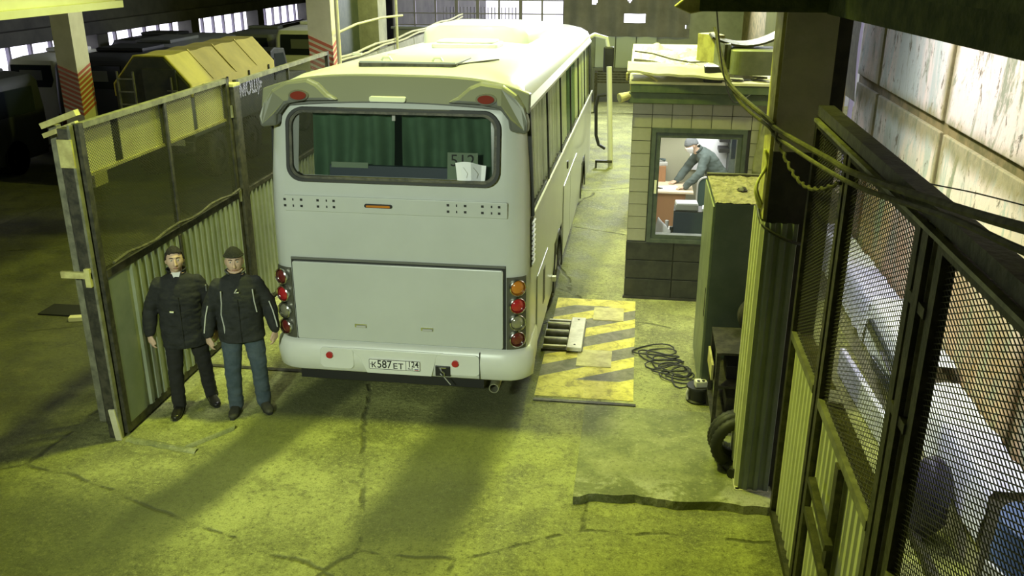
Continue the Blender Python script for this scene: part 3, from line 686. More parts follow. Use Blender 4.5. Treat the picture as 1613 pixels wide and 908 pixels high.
MB().bx(RX-0.02, RX+0.06, 3.80, 3.90, 0, 3.3).build('post', 'metal_edge', q)
MB().bx(RX-0.045, RX-0.02, 3.81, 3.89, 0.02, 3.28).build('edge_strip', 'metal_dark', q)
for z in (1.2, 2.35, 2.9): MB().bx(RX-0.04, RX+0.03, 3.72, 3.96, z, z+0.05).build('hinge', 'metal_dark', q)
struct('beam_fence_top', MB().bx(RX-0.04, RX+0.06, 1.2, 6.45, 3.30, 3.37), 'metal_dark')
struct('trim_fence_top_rod', MB().bx(RX-0.07, RX-0.04, 1.2, 6.4, 3.27, 3.29), 'metal_edge')

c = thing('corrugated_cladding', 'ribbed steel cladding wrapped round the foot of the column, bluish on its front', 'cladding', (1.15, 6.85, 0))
corrugated((1.02, 7.40, 0.06), (0, -1, 0), 2.36, 0.58, 0.14, 0.026, (-1, 0, 0)).build('side_sheet', 'corr_yellow', c)  # paler than the front: sodium light on this side put into the colour
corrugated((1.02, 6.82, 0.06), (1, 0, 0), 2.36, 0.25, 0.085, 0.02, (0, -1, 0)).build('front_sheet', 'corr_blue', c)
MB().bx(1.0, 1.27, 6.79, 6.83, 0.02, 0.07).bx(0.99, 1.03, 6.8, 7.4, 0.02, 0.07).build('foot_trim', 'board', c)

# ================================================================== THE BUS
BX, BY, BL, HW = -2.17, 7.90, 11.6, 1.25
bus = thing('coach_bus', 'big white coach with green curtains, its tail parked past the gate', 'bus', (BX, BY, 0))
def W(x, y, z): return (BX+x, BY+y, z)
LV = [(0.40,1.23,0.03,0.22),(0.74,1.25,0.0,0.22),(1.02,1.25,0.0,0.22),(1.6,1.25,0.0,0.22),(2.02,1.245,0.0,0.22),(2.40,1.235,0.03,0.22),(2.98,1.20,0.12,0.21),(3.10,1.185,0.16,0.2),
      (3.20,1.13,0.26,0.2),(3.28,1.0,0.40,0.2),(3.335,0.78,0.62,0.2),(3.36,0.45,0.95,0.2)]
RXF = [-1, -0.9, -0.6, -0.3, 0, 0.3, 0.6, 0.9, 1]
SY = [0.30, 0.62, 1.5, 2.85, 3.95, 5.4, 7.0, 8.25, 9.35, 9.9, 10.9, 11.25]
def ring(z, hw, s, r):
    y0, y1 = s, BL - s*0.8; P = []
    for f in RXF: P.append((f*(hw-r), y0))
    for k in range(1, 5): a = math.radians(-90 + 90*k/5); P.append((hw-r + r*math.cos(a), y0+r + r*math.sin(a)))
    for q in SY: P.append((hw, min(max(q, y0+r+0.002*q), y1-r-0.002*(12-q))))
    for k in range(1, 5): a = math.radians(90*k/5); P.append((hw-r + r*math.cos(a), y1-r + r*math.sin(a)))
    for f in RXF[::-1]: P.append((f*(hw-r), y1))
    for k in range(1, 5): a = math.radians(90 + 90*k/5); P.append((-(hw-r) + r*math.cos(a), y1-r + r*math.sin(a)))
    for q in SY[::-1]: P.append((-hw, min(max(q, y0+r+0.002*q), y1-r-0.002*(12-q))))
    for k in range(1, 5): a = math.radians(180 + 90*k/5); P.append((-(hw-r) + r*math.cos(a), y0+r + r*math.sin(a)))
    return [W(x, y, z + (0.012*math.sin(x*2.1+1) if s > 0.3 else 0)) for x, y in P]
rings = [ring(*l) for l in LV]
n = len(rings[0]); mb = MB()
nr, ns = len(RXF), len(SY)
i_side_r = nr + 4; i_front = i_side_r + ns + 4; i_side_l = i_front + nr + 4
fs = []
for i in range(len(rings)-1):
    for k in range(n):
        z = LV[i][0]
        if k in (1,2,3,4,5,6) and i == 5: continue                                   # rear window
        if i in (4, 5) and i_side_r <= k < i_side_r+ns-1: continue                    # right windows
        if i in (4, 5) and i_side_l <= k < i_side_l+ns-1: continue                    # left windows
        if i in (4, 5) and i_front+1 <= k < i_front+nr-2: continue                    # windscreen
        kr = k - i_side_r; kl = k - i_side_l
        if i in (0, 1) and (kr in (3, 7) or kl in (ns-2-3, ns-2-7)): continue         # wheel arches
        fs.append((i*n+k, i*n+(k+1)%n, (i+1)*n+(k+1)%n, (i+1)*n+k))
fs.append(tuple((len(rings)-1)*n+k for k in range(n)))
mb.add([p for r in rings for p in r], fs)
mb.build('body_shell', 'bus_white', bus, smooth=True, angle=0.5)
MB().bx(BX-1.15, BX+1.15, BY+0.08, BY+BL-0.1, 0.42, 0.5).build('floor_pan', 'dark_inside', bus)
MB().bx(BX-1.0, BX+1.0, BY+0.95, BY+1.0, 0.6, 3.1).bx(BX-1.15, BX+1.15, BY+0.1, BY+BL-0.2, 1.35, 1.4).bx(BX-1.0, BX-0.5, BY+0.2, BY+BL-1.5, 1.4, 2.25).bx(BX+0.5, BX+0.95, BY+1.1, BY+BL-1.5, 1.4, 2.25).build('cabin_lining', 'dark_inside', bus)
# rear window: rubber surround, pane, curtains, shelf
def tilt(x, y, z): return W(x, 0.03 + (z-2.40)*0.155 + y, z)
def tilt_all(mb, a):
    mb.v[a:] = [tilt(x, y, z) for x, y, z in mb.v[a:]]; return mb
ro, ri = rrect(-1.01, 0.985, 2.345, 3.0, 0.14, 8, 0.06), rrect(-0.955, 0.93, 2.395, 2.955, 0.11, 8, 0.055)
rm = rrect(-0.98, 0.957, 2.372, 2.978, 0.125, 8, 0.058)
tilt_all(MB().ringplate(ro, rm, 'y', -0.05, 0.02), 0).build('window_rubber', 'rubber', bus)
tilt_all(MB().ringplate(rm, ri, 'y', -0.04, 0.02), 0).build('window_frame', 'metal_dark', bus)
pane = tilt_all(MB().prism(ri, 'y', -0.012, -0.006), 0).build('rear_pane', 'glass', bus)
def curtain(x0, x1, k, z0=2.30, z1=3.06):
    return MB().grid(lambda u, v: tilt(x0+(x1-x0)*u + 0.03*(v-0.5)*math.sin(u*9+k), 0.15 + 0.055*math.sin(u*k*2*PI + 1.2*math.sin(v*2+k)) * (0.55+0.45*(1-v)), z0+(z1-z0)*v), 70, 10)
curtain(-0.80, -0.03, 3.7).build('curtain', 'curtain', bus, smooth=True, angle=4)
curtain(0.05, 0.93, 4.3).build('curtain', 'curtain', bus, smooth=True, angle=4)
tilt_all(MB().bx(-0.03, 0.0, 0.05, 0.06, 2.90, 2.97), 0).build('window_clip', 'plate_white', bus)
tilt_all(MB().bx(-0.62, 0.55, 0.03, 0.09, 2.39, 2.49), 0).build('rear_shelf', 'navy', bus)
tilt_all(MB().bx(-0.60, -0.25, 0.02, 0.03, 2.47, 2.52), 0).build('shelf_label', 'card', bus)
sg = tilt_all(MB().bx(0.50, 0.78, 0.0, 0.006, 2.40, 2.64), 0).build('number_card', 'card', bus)
text('number', '512', 'ink', sg, 0.155, tilt(0.64, -0.003, 2.565), Matrix.Rotation(PI/2-0.153, 3, 'X'), 0.001)
mb = MB().grid(lambda u, v: tilt(0.575+0.285*u - 0.03*(1-v)*(u-0.7) , -0.014 - 0.006*math.sin(u*7), 2.395 + 0.155*v + 0.015*math.sin(u*5)*v), 14, 6)
mb.build('taped_sheet', 'paper', bus)
for a, b in ((0.68, 0.70), (0.775, 0.79)): MB().tube([tilt(a, -0.023, 2.42), tilt(a+0.012, -0.023, 2.46), tilt(a-0.01, -0.023, 2.49), tilt(b-0.05, -0.023, 2.515)], 0.0022, 5).build('pen_stroke', 'grey_metal', bus)
# spoiler above the window: centre band and two lobes carrying marker lamps
def prof(x, z): return 0.12 + max(0, z-2.98)*0.42
def spo(mb, a):
    mb.v[a:] = [W(x, prof(x, z) + y, z) for x, y, z in mb.v[a:]]; return mb
top = [(-1.24+2.48*i/24, 3.17 + 0.135*(1-(abs(-1.24+2.48*i/24)/1.24)**3.5)) for i in range(25)]
low = [(-1.24+2.48*i/24, 3.00 + 0.068*(1-((-1.24+2.48*i/24)/1.24)**2)) for i in range(25)]
spo(MB().prism(low + top[::-1], 'y', -0.045, 0.05), 0).build('spoiler_band', 'spoiler', bus, bevel=0.012)
for s in (-1, 1):
    P = [(1.235, 2.83), (1.075, 2.85), (1.06, 2.95), (0.98, 3.045), (0.80, 3.075), (0.50, 3.085), (0.60, 3.14), (0.70, 3.225), (0.80, 3.265), (1.0, 3.24), (1.13, 3.165), (1.20, 3.06), (1.24, 2.93)]
    P = [(s*x, z) for x, z in P]
    lobe = spo(MB().prism(P, 'y', -0.12, 0.06), 0).build('spoiler_lobe', 'spoiler', bus, bevel=0.03)
    e = [(s*0.86 + 0.095*math.cos(a), 3.125 + 0.050*math.sin(a)) for a in [2*PI*k/20 for k in range(20)]]
    e2 = [(s*0.86 + 0.075*math.cos(a), 3.125 + 0.036*math.sin(a)) for a in [2*PI*k/20 for k in range(20)]]
    spo(MB().prism(e, 'y', -0.137, -0.11), 0).build('marker_bezel', 'lamp_box', lobe)
    spo(MB().prism(e2, 'y', -0.148, -0.13), 0).build('marker_lens', 'dark_red_lens', lobe, smooth=True)
spo(MB().prism(rrect(-0.22, 0.12, 3.075, 3.125, 0.02), 'y', -0.075, 0), 0).build('number_lamp', 'bus_white', bus, bevel=0.008)
# slotted strip with the high stop lamp
st = MB().prism(rrect(-1.06, 1.06, 2.055, 2.205, 0.012), 'y', BY-0.016, BY+0.01)
st.v = [(BX+x, y, z) for x, y, z in st.v]; st = st.build('slotted_strip', 'bus_white', bus, bevel=0.005)
for cx in (-0.8, 0.76):
    for row in (2.105, 2.165):
        for dx, w in ((-0.25, 0.024), (-0.17, 0.012), (-0.09, 0.024), (0.07, 0.024), (0.155, 0.012), (0.225, 0.024)):
            MB().bx(BX+cx+dx-w/2, BX+cx+dx+w/2, BY-0.018, BY-0.012, row-0.011, row+0.011).build('slot', 'black', st)
sl = MB().prism([(BX+x, z) for x, z in rrect(-0.28, -0.015, 2.115, 2.15, 0.017)], 'y', BY-0.03, BY-0.01).build('stop_lamp_bezel', 'black', st)
MB().prism([(BX+x, z) for x, z in rrect(-0.262, -0.033, 2.12, 2.14, 0.01)], 'y', BY-0.036, BY-0.02).build('stop_lamp_lens', 'orange_lens', sl)
# engine lid
MB().bx(BX-1.045, BX+1.045, BY-0.004, BY+0.02, 0.742, 1.592).build('lid_gap', 'rubber', bus)
lid = MB().prism([(BX+x, z) for x, z in rrect(-1.03, 1.02, 0.752, 1.555, 0.02)], 'y', BY-0.03, BY+0.01).build('engine_lid', 'bus_white', bus, bevel=0.008)
MB().bx(BX-1.04, BX+1.04, BY-0.02, BY+0.01, 1.575, 1.595).build('lid_hinge_strip', 'spoiler', bus)
for x in (-0.38, 0.28):
    MB().bx(BX+x-0.06, BX+x+0.06, BY-0.036, BY-0.03, 0.905, 0.94).build('latch_plate', 'chrome', lid)
    MB().bx(BX+x-0.045, BX+x+0.055, BY-0.05, BY-0.036, 0.905, 0.925).build('latch_handle', 'grey_metal', lid, bevel=0.004)
# lamp clusters on the rounded corners
for s in (-1, 1):
    mb = MB(); a = []
    def cor(x, z, off):
        if x < 1.03: return (x, -off)
        t = min((x-1.03)/0.22, 1.3); aa = -PI/2 + t; return (1.03 + (0.22+off)*math.cos(aa), 0.22 + (0.22+off)*math.sin(aa))
    mb.grid(lambda u, v: W(s*cor(1.05+0.20*u, 0, 0.012)[0], cor(1.05+0.20*u, 0, 0.012)[1], 0.745+0.74*v), 8, 12)
    cl = mb.build('lamp_cluster', 'lamp_box', bus, smooth=True)
    for z, lens in ((1.385, 'orange_lens' if s > 0 else 'dark_red_lens'), (1.205, 'red_lens'), (1.03, 'clear_lens'), (0.86, 'dark_red_lens')):
        x, y = cor(1.145, 0, 0.02); nx, ny = 0.45*s, -0.89
        c0 = Vector(W(s*x, y, z)); d = Vector((nx, ny, 0)).normalized(); t = Vector((-d.y, d.x, 0))
        rg = MB()
        rings2 = [[c0 + d*h + (t*math.cos(q) + Vector((0, 0, 1))*math.sin(q))*r for q in [2*PI*k/20 for k in range(20)]] for h, r in ((-0.03, 0.083), (0.028, 0.083), (0.034, 0.076), (0.026, 0.069), (0.0, 0.066))]
        rg.skin(rings2, False)
        rgo = rg.build('lamp_ring', 'chrome', cl, smooth=True)
        ln = MB(); ln.skin([[c0 + d*h + (t*math.cos(q) + Vector((0, 0, 1))*math.sin(q))*r for q in [2*PI*k/18 for k in range(18)]] for h, r in ((0.0, 0.067), (0.018, 0.062), (0.03, 0.045), (0.036, 0.02), (0.037, 0.004))])
        ln.build('lens', lens, cl, smooth=True, angle=4)
# bumper
mb = MB(); rs = []
for z, off in ((0.415, 0.02), (0.44, 0.055), (0.60, 0.075), (0.70, 0.055), (0.735, 0.02)):
    r = []
    for off2 in (off, -0.05):
        L = [(-1.25-off2*0.3, 0.75), (-1.25-off2*0.5, 0.22)]
        L += [(-1.03 + (0.22+off2)*math.cos(math.radians(180+15*k)), 0.22 + (0.22+off2)*math.sin(math.radians(180+15*k))) for k in range(1, 6)]
        L += [(-1.0+2.0*k/12, -off2) for k in range(13)]
        L += [(1.03 + (0.22+off2)*math.cos(math.radians(270+15*k)), 0.22 + (0.22+off2)*math.sin(math.radians(270+15*k))) for k in range(1, 6)]
        L += [(1.25+off2*0.5, 0.22), (1.25+off2*0.3, 0.75)]
        r += L if off2 == off else L[::-1]
    rs.append([W(x, y, z) for x, y in r])
mb.skin(rs); bp = mb.build('bumper', 'bus_bumper', bus, smooth=True, angle=0.9)
MB().prism([(BX+x, z) for x, z in [(-0.50, 0.695), (0.44, 0.695), (0.38, 0.665), (0.32, 0.44), (-0.33, 0.44), (-0.40, 0.6)]], 'y', BY-0.081, BY-0.06).build('plate_recess', 'bus_bumper', bp, bevel=0.008)
MB().prism([(BX+x, z) for x, z in rrect(-0.80, -0.46, 0.47, 0.69, 0.05)], 'y', BY-0.079, BY-0.06).build('bumper_panel', 'bus_bumper', bp, bevel=0.006)
MB().prism([(BX+x, z) for x, z in rrect(0.36, 0.80, 0.47, 0.69, 0.05)], 'y', BY-0.079, BY-0.06).build('bumper_panel', 'bus_bumper', bp, bevel=0.006)
MB().bx(BX+0.795, BX+0.80, BY-0.0815, BY-0.05, 0.43, 0.72).build('bumper_seam', 'rubber', bp)
for x in (-0.70, 0.56): MB().cyl(W(x, -0.10, 0.615 if x < 0 else 0.60), W(x, -0.07, 0.615 if x < 0 else 0.60), 0.034, 18).build('reflector', 'red_lens', bp)
MB().bx(BX+0.36, BX+0.51, BY-0.088, BY-0.06, 0.455, 0.565).build('tow_pocket', 'black', bp, bevel=0.006)
MB().tube([W(0.41, -0.10, 0.55), W(0.43, -0.11, 0.52), W(0.455, -0.11, 0.50), W(0.455, -0.11, 0.48), W(0.43, -0.11, 0.475), W(0.415, -0.10, 0.49)], 0.01, 6).bx(BX+0.40, BX+0.47, BY-0.10, BY-0.086, 0.545, 0.555).build('tow_hook', 'chrome', bp)
# number plate
pl = MB().prism([(BX-0.045+x, z) for x, z in rrect(-0.26, 0.26, 0.492, 0.604, 0.012)], 'y', BY-0.094, BY-0.08).build('number_plate', 'plate_white', bus)
yb = BY-0.0955
MB().ringplate([(BX-0.045+x, z) for x, z in rrect(-0.257, 0.257, 0.495, 0.601, 0.011)], [(BX-0.045+x, z) for x, z in rrect(-0.252, 0.252, 0.500, 0.596, 0.008)], 'y', yb, yb+0.003).bx(BX+0.068, BX+0.073, yb, yb+0.003, 0.498, 0.598).build('plate_border', 'ink', pl)
text('plate_letter', 'К', 'ink', pl, 0.082, (BX-0.253, yb, 0.536), FACE_BACK, 0.001, sx=0.95, bold=0.001)
text('plate_digits', '587', 'ink', pl, 0.116, (BX-0.146, yb, 0.547), FACE_BACK, 0.001, sx=0.86, bold=0.001)
text('plate_letters', 'ЕТ', 'ink', pl, 0.082, (BX-0.007, yb, 0.534), FACE_BACK, 0.001, sx=1.08, bold=0.001)
text('plate_region', '124', 'ink', pl, 0.086, (BX+0.142, yb, 0.563), FACE_BACK, 0.001, sx=0.85, bold=0.001)
text('plate_country', 'RUS', 'ink', pl, 0.030, (BX+0.115, yb, 0.517), FACE_BACK, 0.001)
for z, m_ in ((0.523, 'plate_white'), (0.516, 'blue'), (0.509, 'red_lens')): MB().bx(BX+0.155, BX+0.195, yb, yb+0.003, z-0.0035, z+0.0035).build('flag_stripe', m_, pl)
for x in (-0.238, 0.238): MB().cyl((BX-0.045+x, yb, 0.548 if x < 0 else 0.535), (BX-0.045+x, yb+0.004, 0.548 if x < 0 else 0.535), 0.005, 8).build('plate_screw', 'ink', pl)
# exhaust, tow cable
mb = MB(); mb.skin([[W(0.93 + r*math.cos(q), y, 0.335 + r*math.sin(q)) for q in [2*PI*k/18 for k in range(18)]] for y, r in ((0.7, 0.05), (-0.04, 0.05), (-0.04, 0.041), (0.3, 0.041))], False)
mb.build('exhaust_pipe', 'metal_edge', bus, smooth=True)
MB().bx(BX-1.1, BX+0.8, BY+0.15, BY+1.6, 0.24, 0.42).build('engine_sump', 'black', bus)
MB().bar(W(0.43, -0.02, 0.42), W(0.49, 0.0, 0.33), 0.02, 0.008).build('dangling_strap', 'grey_metal', bus)
# right and left flanks
for s in (1, -1):
    X = s*1.25
    def fl(y0, y1, z0, z1, t=0.012, x=X): return MB().bx(BX+min(x, x+s*t), BX+max(x, x+s*t), BY+y0, BY+y1, z0, z1)
    fl(0.32, 11.2, 1.985, 2.03, 0.02).build('waist_rail', 'rail_trim', bus)
    MB().prism([W(x, 0, z)[0::2] for x, z in ((s*1.19, 3.0), (s*1.225, 3.0), (s*1.225, 3.03), (s*1.17, 3.12), (s*1.15, 3.12))], 'y', BY+0.28, BY+11.0).build('gutter_rail', 'grey_metal', bus)
    mb = MB().prism([W(s*1.245, 0, 2.02)[0::2], W(s*1.275, 0, 2.02)[0::2], W(s*1.228, 0, 3.03)[0::2], W(s*1.195, 0, 3.03)[0::2]], 'y', BY+0.27, BY+0.33)
    mb.build('window_seal', 'rubber', bus)
    ends = [0.34, 2.0, 3.7, 5.4, 7.1, 8.8, 10.4, 11.2]
    for i in range(7):
        a, b = ends[i]+0.02, ends[i+1]-0.02
        MB().prism([W(s*1.244, 0, 2.03)[0::2], W(s*1.250, 0, 2.03)[0::2], W(s*1.212, 0, 3.0)[0::2], W(s*1.206, 0, 3.0)[0::2]], 'y', BY+a, BY+b).build('side_pane', 'side_glass', bus)
        if i < 6:
            MB().prism([W(s*1.235, 0, 2.03)[0::2], W(s*1.256, 0, 2.03)[0::2], W(s*1.218, 0, 3.0)[0::2], W(s*1.198, 0, 3.0)[0::2]], 'y', BY+b, BY+b+0.04).build('window_pillar', 'rubber', bus)
            for c0, c1, kk in ((a+0.03, a+0.62, 3), (b-0.88, b-0.06, 5)):
                if s < 0: continue
                MB().grid(lambda u, v: W(s*(1.17 - 0.037*v + 0.03*math.sin(u*kk*2*PI)), c0+(c1-c0)*u + 0.05*v*(1-u), 2.0+0.98*v), 34, 6).build('curtain', 'curtain_pale' if i != 3 else 'curtain', bus, smooth=True, angle=4)
    if s > 0:
        vp = fl(0.24, 0.42, 1.52, 2.0, 0.008).build('vent_panel', 'metal_dark', bus)
        for i in range(9): MB().obox(W(1.265, 0.33, 1.555+0.05*i), (0.02, 0.17, 0.022), Matrix.Rotation(0.5, 3, 'Y')).build('louvre', 'grey_metal', vp)
        for y0, y1, z0, z1 in ((0.8, 1.9, 0.5, 1.25), (4.1, 5.3, 0.5, 1.5), (5.35, 6.7, 0.5, 1.5)):
            fl(y0, y1, z0, z1, 0.012).build('flank_hatch', 'bus_white', bus, bevel=0.006)
        fl(1.35, 1.55, 0.75, 1.15, 0.016).build('hatch_louvre', 'metal_dark', bus)
        fl(2.55, 2.62, 0.62, 0.68, 0.05).build('side_marker', 'plate_white', bus)
        fl(4.7, 4.82, 1.62, 1.72, 0.014).build('filler_cap', 'black', bus)
    for yc in (3.40, 8.80):
        mb = MB(); out = [(BY+yc+0.66*math.cos(a), 0.40+0.66*math.sin(a)) for a in [PI*k/16 for k in range(17)]]
        inn = [(BY+yc+0.58*math.cos(a), 0.40+0.58*math.sin(a)) for a in [PI*k/16 for k in range(17)]]
        if yc > 5: continue_arch = True
        q = out + inn[::-1]
        n2 = len(out); xa, xb = BX+s*1.244, BX+s*1.262
        vs = [(x, y, z) for x in (xa, xb) for L in (out, inn) for y, z in L]; f2 = []
        for i in range(n2-1):
            f2 += [(2*n2+i, 2*n2+i+1, 3*n2+i+1, 3*n2+i), (i, n2+i, n2+i+1, i+1), (i, i+1, 2*n2+i+1, 2*n2+i), (n2+i, 3*n2+i, 3*n2+i+1, n2+i+1)]
        mb.add(vs, f2); mb.build('arch_lip', 'rubber', bus)
        MB().bx(BX+min(s*0.80, s*0.78), BX+max(s*0.80, s*0.78), BY+yc-0.6, BY+yc+0.6, 0.4, 1.1).build('arch_lining', 'dark_inside', bus)
        wh = MB(); wh.skin([[(BX+x, BY+yc+r*math.cos(q2), 0.5+r*math.sin(q2)) for q2 in [2*PI*k/28 for k in range(28)]] for x, r in ((s*0.94, 0.42), (s*0.96, 0.49), (s*1.18, 0.49), (s*1.215, 0.46), (s*1.22, 0.32), (s*1.19, 0.29))])
        wo = wh.build('wheel', 'tyre', bus, smooth=True)
        hb = MB(); hb.skin([[(BX+x, BY+yc+r*math.cos(q2), 0.5+r*math.sin(q2)) for q2 in [2*PI*k/20 for k in range(20)]] for x, r in ((s*1.185, 0.29), (s*1.14, 0.25), (s*1.15, 0.12), (s*1.23, 0.10), (s*1.235, 0.03))])
        hb.build('hub', 'grey_metal', wo, smooth=True)
# roof fittings
rh = MB().prism(rrect(BX-0.47, BX+0.48, BY+0.62, BY+1.5, 0.05), 'z', 3.33, 3.375).build('roof_flap', 'metal_dark', bus)
MB().bx(BX-0.46, BX+0.47, BY+0.66, BY+1.46, 3.375, 3.39).build('flap_lid', 'bus_white', rh)
for x in (-0.22, 0.28): MB().tube([W(x-0.05, 0.75, 3.39), W(x-0.03, 0.75, 3.42), W(x+0.03, 0.75, 3.42), W(x+0.05, 0.75, 3.39)], 0.012, 6).build('flap_handle', 'bus_white', rh)
MB().bar(W(0.47, 0.75, 3.365), W(0.75, 1.5, 3.36), 0.03, 0.012).build('roof_strip', 'metal_dark', bus)
rv = MB().prism(rrect(BX-0.30, BX+0.50, BY+3.0, BY+3.7, 0.1), 'z', 3.36, 3.42).build('roof_hatch', 'bus_white', bus, bevel=0.015)
MB().prism(rrect(BX-0.25, BX+0.45, BY+3.05, BY+3.65, 0.1), 'z', 3.42, 3.45).build('hatch_lid', 'bus_white', rv, bevel=0.012)
ac = MB(); ac.skin([[W(x*k, 4.3+(y-4.3)*(k if k < 1 else 1), z) for x, y in rrect(-0.72, 0.72, 4.3, 7.2, 0.2)] for z, k in ((3.33, 1.0), (3.46, 0.99), (3.55, 0.92), (3.58, 0.80))])
ac.build('roof_cooler', 'bus_white', bus, smooth=True, angle=0.9)
for x in (-0.9, -0.5, 0.2): MB().bx(BX+x-0.05, BX+x+0.05, BY+2.0, BY+2.06, 3.34, 3.365).build('roof_clip', 'grey_metal', bus)
# nose and mirror
MB().prism([W(0, y, z)[1:] for y, z in ((BL-0.10, 2.0), (BL-0.09, 2.0), (BL-0.17, 3.0), (BL-0.18, 3.0))], 'x', BX-1.0, BX+1.0).build('windscreen', 'glass', bus)
mi = MB().tube([W(1.1, 11.4, 3.05), W(1.25, 11.65, 3.12), W(1.5, 11.7, 3.05), W(1.55, 11.7, 2.85)], 0.045, 8).build('mirror_arm', 'bus_bumper', bus, smooth=True)
MB().bx(BX+1.45, BX+1.67, BY+11.63, BY+11.72, 2.35, 2.88).build('mirror_head', 'black', mi, bevel=0.03)

# the coach kneels a little towards its nose: body and fittings drop, wheels stay on the floor
for o in [q for q in bpy.data.objects if q.parent == bus] + [q for q in bpy.data.objects if q.parent and q.parent.parent == bus]:
    if o.name.split('.')[0] in ('wheel', 'hub') or o.type != 'MESH': continue
    for v in o.data.vertices: v.co.z -= 0.034*max(0.0, v.co.y)

# ================================================================== PEOPLE
def loft(mb, path, radii, lat, n=18, pw=2.0):
    'elliptical sections along a path; lat = lateral axis, first radius along it'
    path = [Vector(p) for p in path]; lat = Vector(lat); rings = []
    for i, p in enumerate(path):
        d = (path[min(i+1, len(path)-1)] - path[max(i-1, 0)]).normalized()
        a = (lat - d*lat.dot(d)).normalized(); b = d.cross(a); rx, ry = radii[i]
        R = []
        for k in range(n):
            c, s = math.cos(2*PI*k/n), math.sin(2*PI*k/n)
            c = math.copysign(abs(c)**(2/pw), c); s = math.copysign(abs(s)**(2/pw), s)
            R.append(p + a*c*rx + b*s*ry)
        rings.append(R)
    mb.skin(rings); return mb
def limb(mb, pts, rad, lat=(1, 0, 0), n=14):
    'rounded limb with smooth in-between sections'
    pts = [Vector(p) for p in pts]; P = []; Rr = []
    for i in range(len(pts)-1):
        for k in range(4):
            t = k/4; P.append(pts[i].lerp(pts[i+1], t)); Rr.append(rad[i]*(1-t) + rad[i+1]*t)
    P.append(pts[-1]); Rr.append(rad[-1])
    loft(mb, P, [(r, r) for r in Rr], lat, n)
    for p, r in zip(pts, rad): mb.ball(p, r*0.99, 14, 8)
    return mb

def hand(mb, wrist, d, lat, palm, curl=0.5, scale=1.0):
    'wrist position, pointing direction, thumb-side axis, palm-facing axis'
    w, d, lat, palm = Vector(wrist), Vector(d).normalized(), Vector(lat).normalized(), Vector(palm).normalized()
    S = scale
    loft(mb, [w - d*0.03*S, w + d*0.01*S, w + d*0.045*S, w + d*0.085*S, w + d*0.098*S], [(0.024*S, 0.020*S), (0.026*S, 0.019*S), (0.039*S, 0.017*S), (0.041*S, 0.0145*S), (0.036*S, 0.010*S)], lat, 16, 2.6)
    for i, (o, L, r) in enumerate(((0.031, 0.072, 0.0092), (0.0105, 0.081, 0.0096), (-0.0105, 0.075, 0.0092), (-0.031, 0.058, 0.0082))):
        base = w + d*(0.088 - 0.004*abs(i-1))*S + lat*o*S; P = [base - d*0.02*S]; a = 0.15 + 0.12*i*curl; p = base
        for seg in (0.0, 0.44, 0.32, 0.24):
            if seg:
                p = p + (d*math.cos(a) + palm*math.sin(a) + lat*(0.10*(1.5-i)/1.5)).normalized()*L*seg*S; a += 0.55*curl + 0.08
            P.append(p)
        mb.tube(P, [r*1.05*S, r*1.08*S, r*S, r*0.92*S, r*0.72*S], 9)
        mb.ball(P[-1], r*0.72*S, 8, 6)
    b = w + d*0.022*S + lat*0.024*S
    P = [b - lat*0.012*S, b + lat*0.010*S + d*0.014*S, b + lat*0.026*S + d*0.040*S + palm*0.008*S, b + lat*0.027*S + d*0.066*S + palm*0.017*S, b + lat*0.022*S + d*0.080*S + palm*0.021*S]
    mb.tube(P, [0.016*S, 0.0145*S, 0.0115*S, 0.0098*S, 0.0072*S], 9); mb.ball(P[-1], 0.0074*S, 8, 6)

def head_frame(c, yaw, pitch):
    return Vector(c), Matrix.Rotation(yaw, 3, 'Z') @ Matrix.Rotation(pitch, 3, 'X')
def head_shape(p, grow=0.0):
    x, y, z = p; t = max(0.0, min(1.0, (-z-0.005)/0.11))
    x *= 1 - 0.30*t*t; 
    if y > 0: y *= 1 - 0.40*t
    if y < 0 and z < 0.0: y *= 1 - 0.05*t
    if z > 0: y = y*(1 + 0.05*z/0.118)
    if y < -0.05:                                     # flatten the face, hollow the eye sockets, cheekbones
        y = -0.05 + (y + 0.05)*0.92
        for s in (-1, 1):
            q = ((x - s*0.031)/0.019)**2 + ((z - 0.016)/0.013)**2; y += 0.010*math.exp(-q)
            q = ((x - s*0.048)/0.02)**2 + ((z + 0.022)/0.018)**2; y -= 0.004*math.exp(-q)
        q = (x/0.05)**2 + ((z-0.042)/0.012)**2; y -= 0.004*math.exp(-q)
        q = (x/0.03)**2 + ((z+0.060)/0.014)**2; y -= 0.004*math.exp(-q)
        q = (x/0.03)**2 + ((z+0.080)/0.008)**2; y += 0.004*math.exp(-q)
        q = (x/0.024)**2 + ((z+0.100)/0.016)**2; y -= 0.008*math.exp(-q)
    return Vector((x, y, z))
HR = (0.079, 0.099, 0.123)
def add_head(mb, C, R):
    T = lambda p: C + R @ head_shape(p)
    mb.ball((0, 0, 0), HR, 44, 34, fn=T)
    N = lambda x, y, z: C + R @ Vector((x, y, z))
    mb.tube([N(0, -0.082, 0.030), N(0, -0.094, 0.010), N(0, -0.108, -0.018), N(0, -0.112, -0.030), N(0, -0.098, -0.042)], [0.008, 0.0095, 0.012, 0.0135, 0.010], 10)
    for s in (-1, 1):
        mb.ball(N(s*0.012, -0.098, -0.034), 0.009, 10, 8)
        mb.ball((0, 0, 0), (0.010, 0.022, 0.033), 12, 8, fn=lambda p: C + R @ (Matrix.Rotation(-s*0.35, 3, 'Z') @ p + Vector((s*0.079, 0.012, -0.006))))
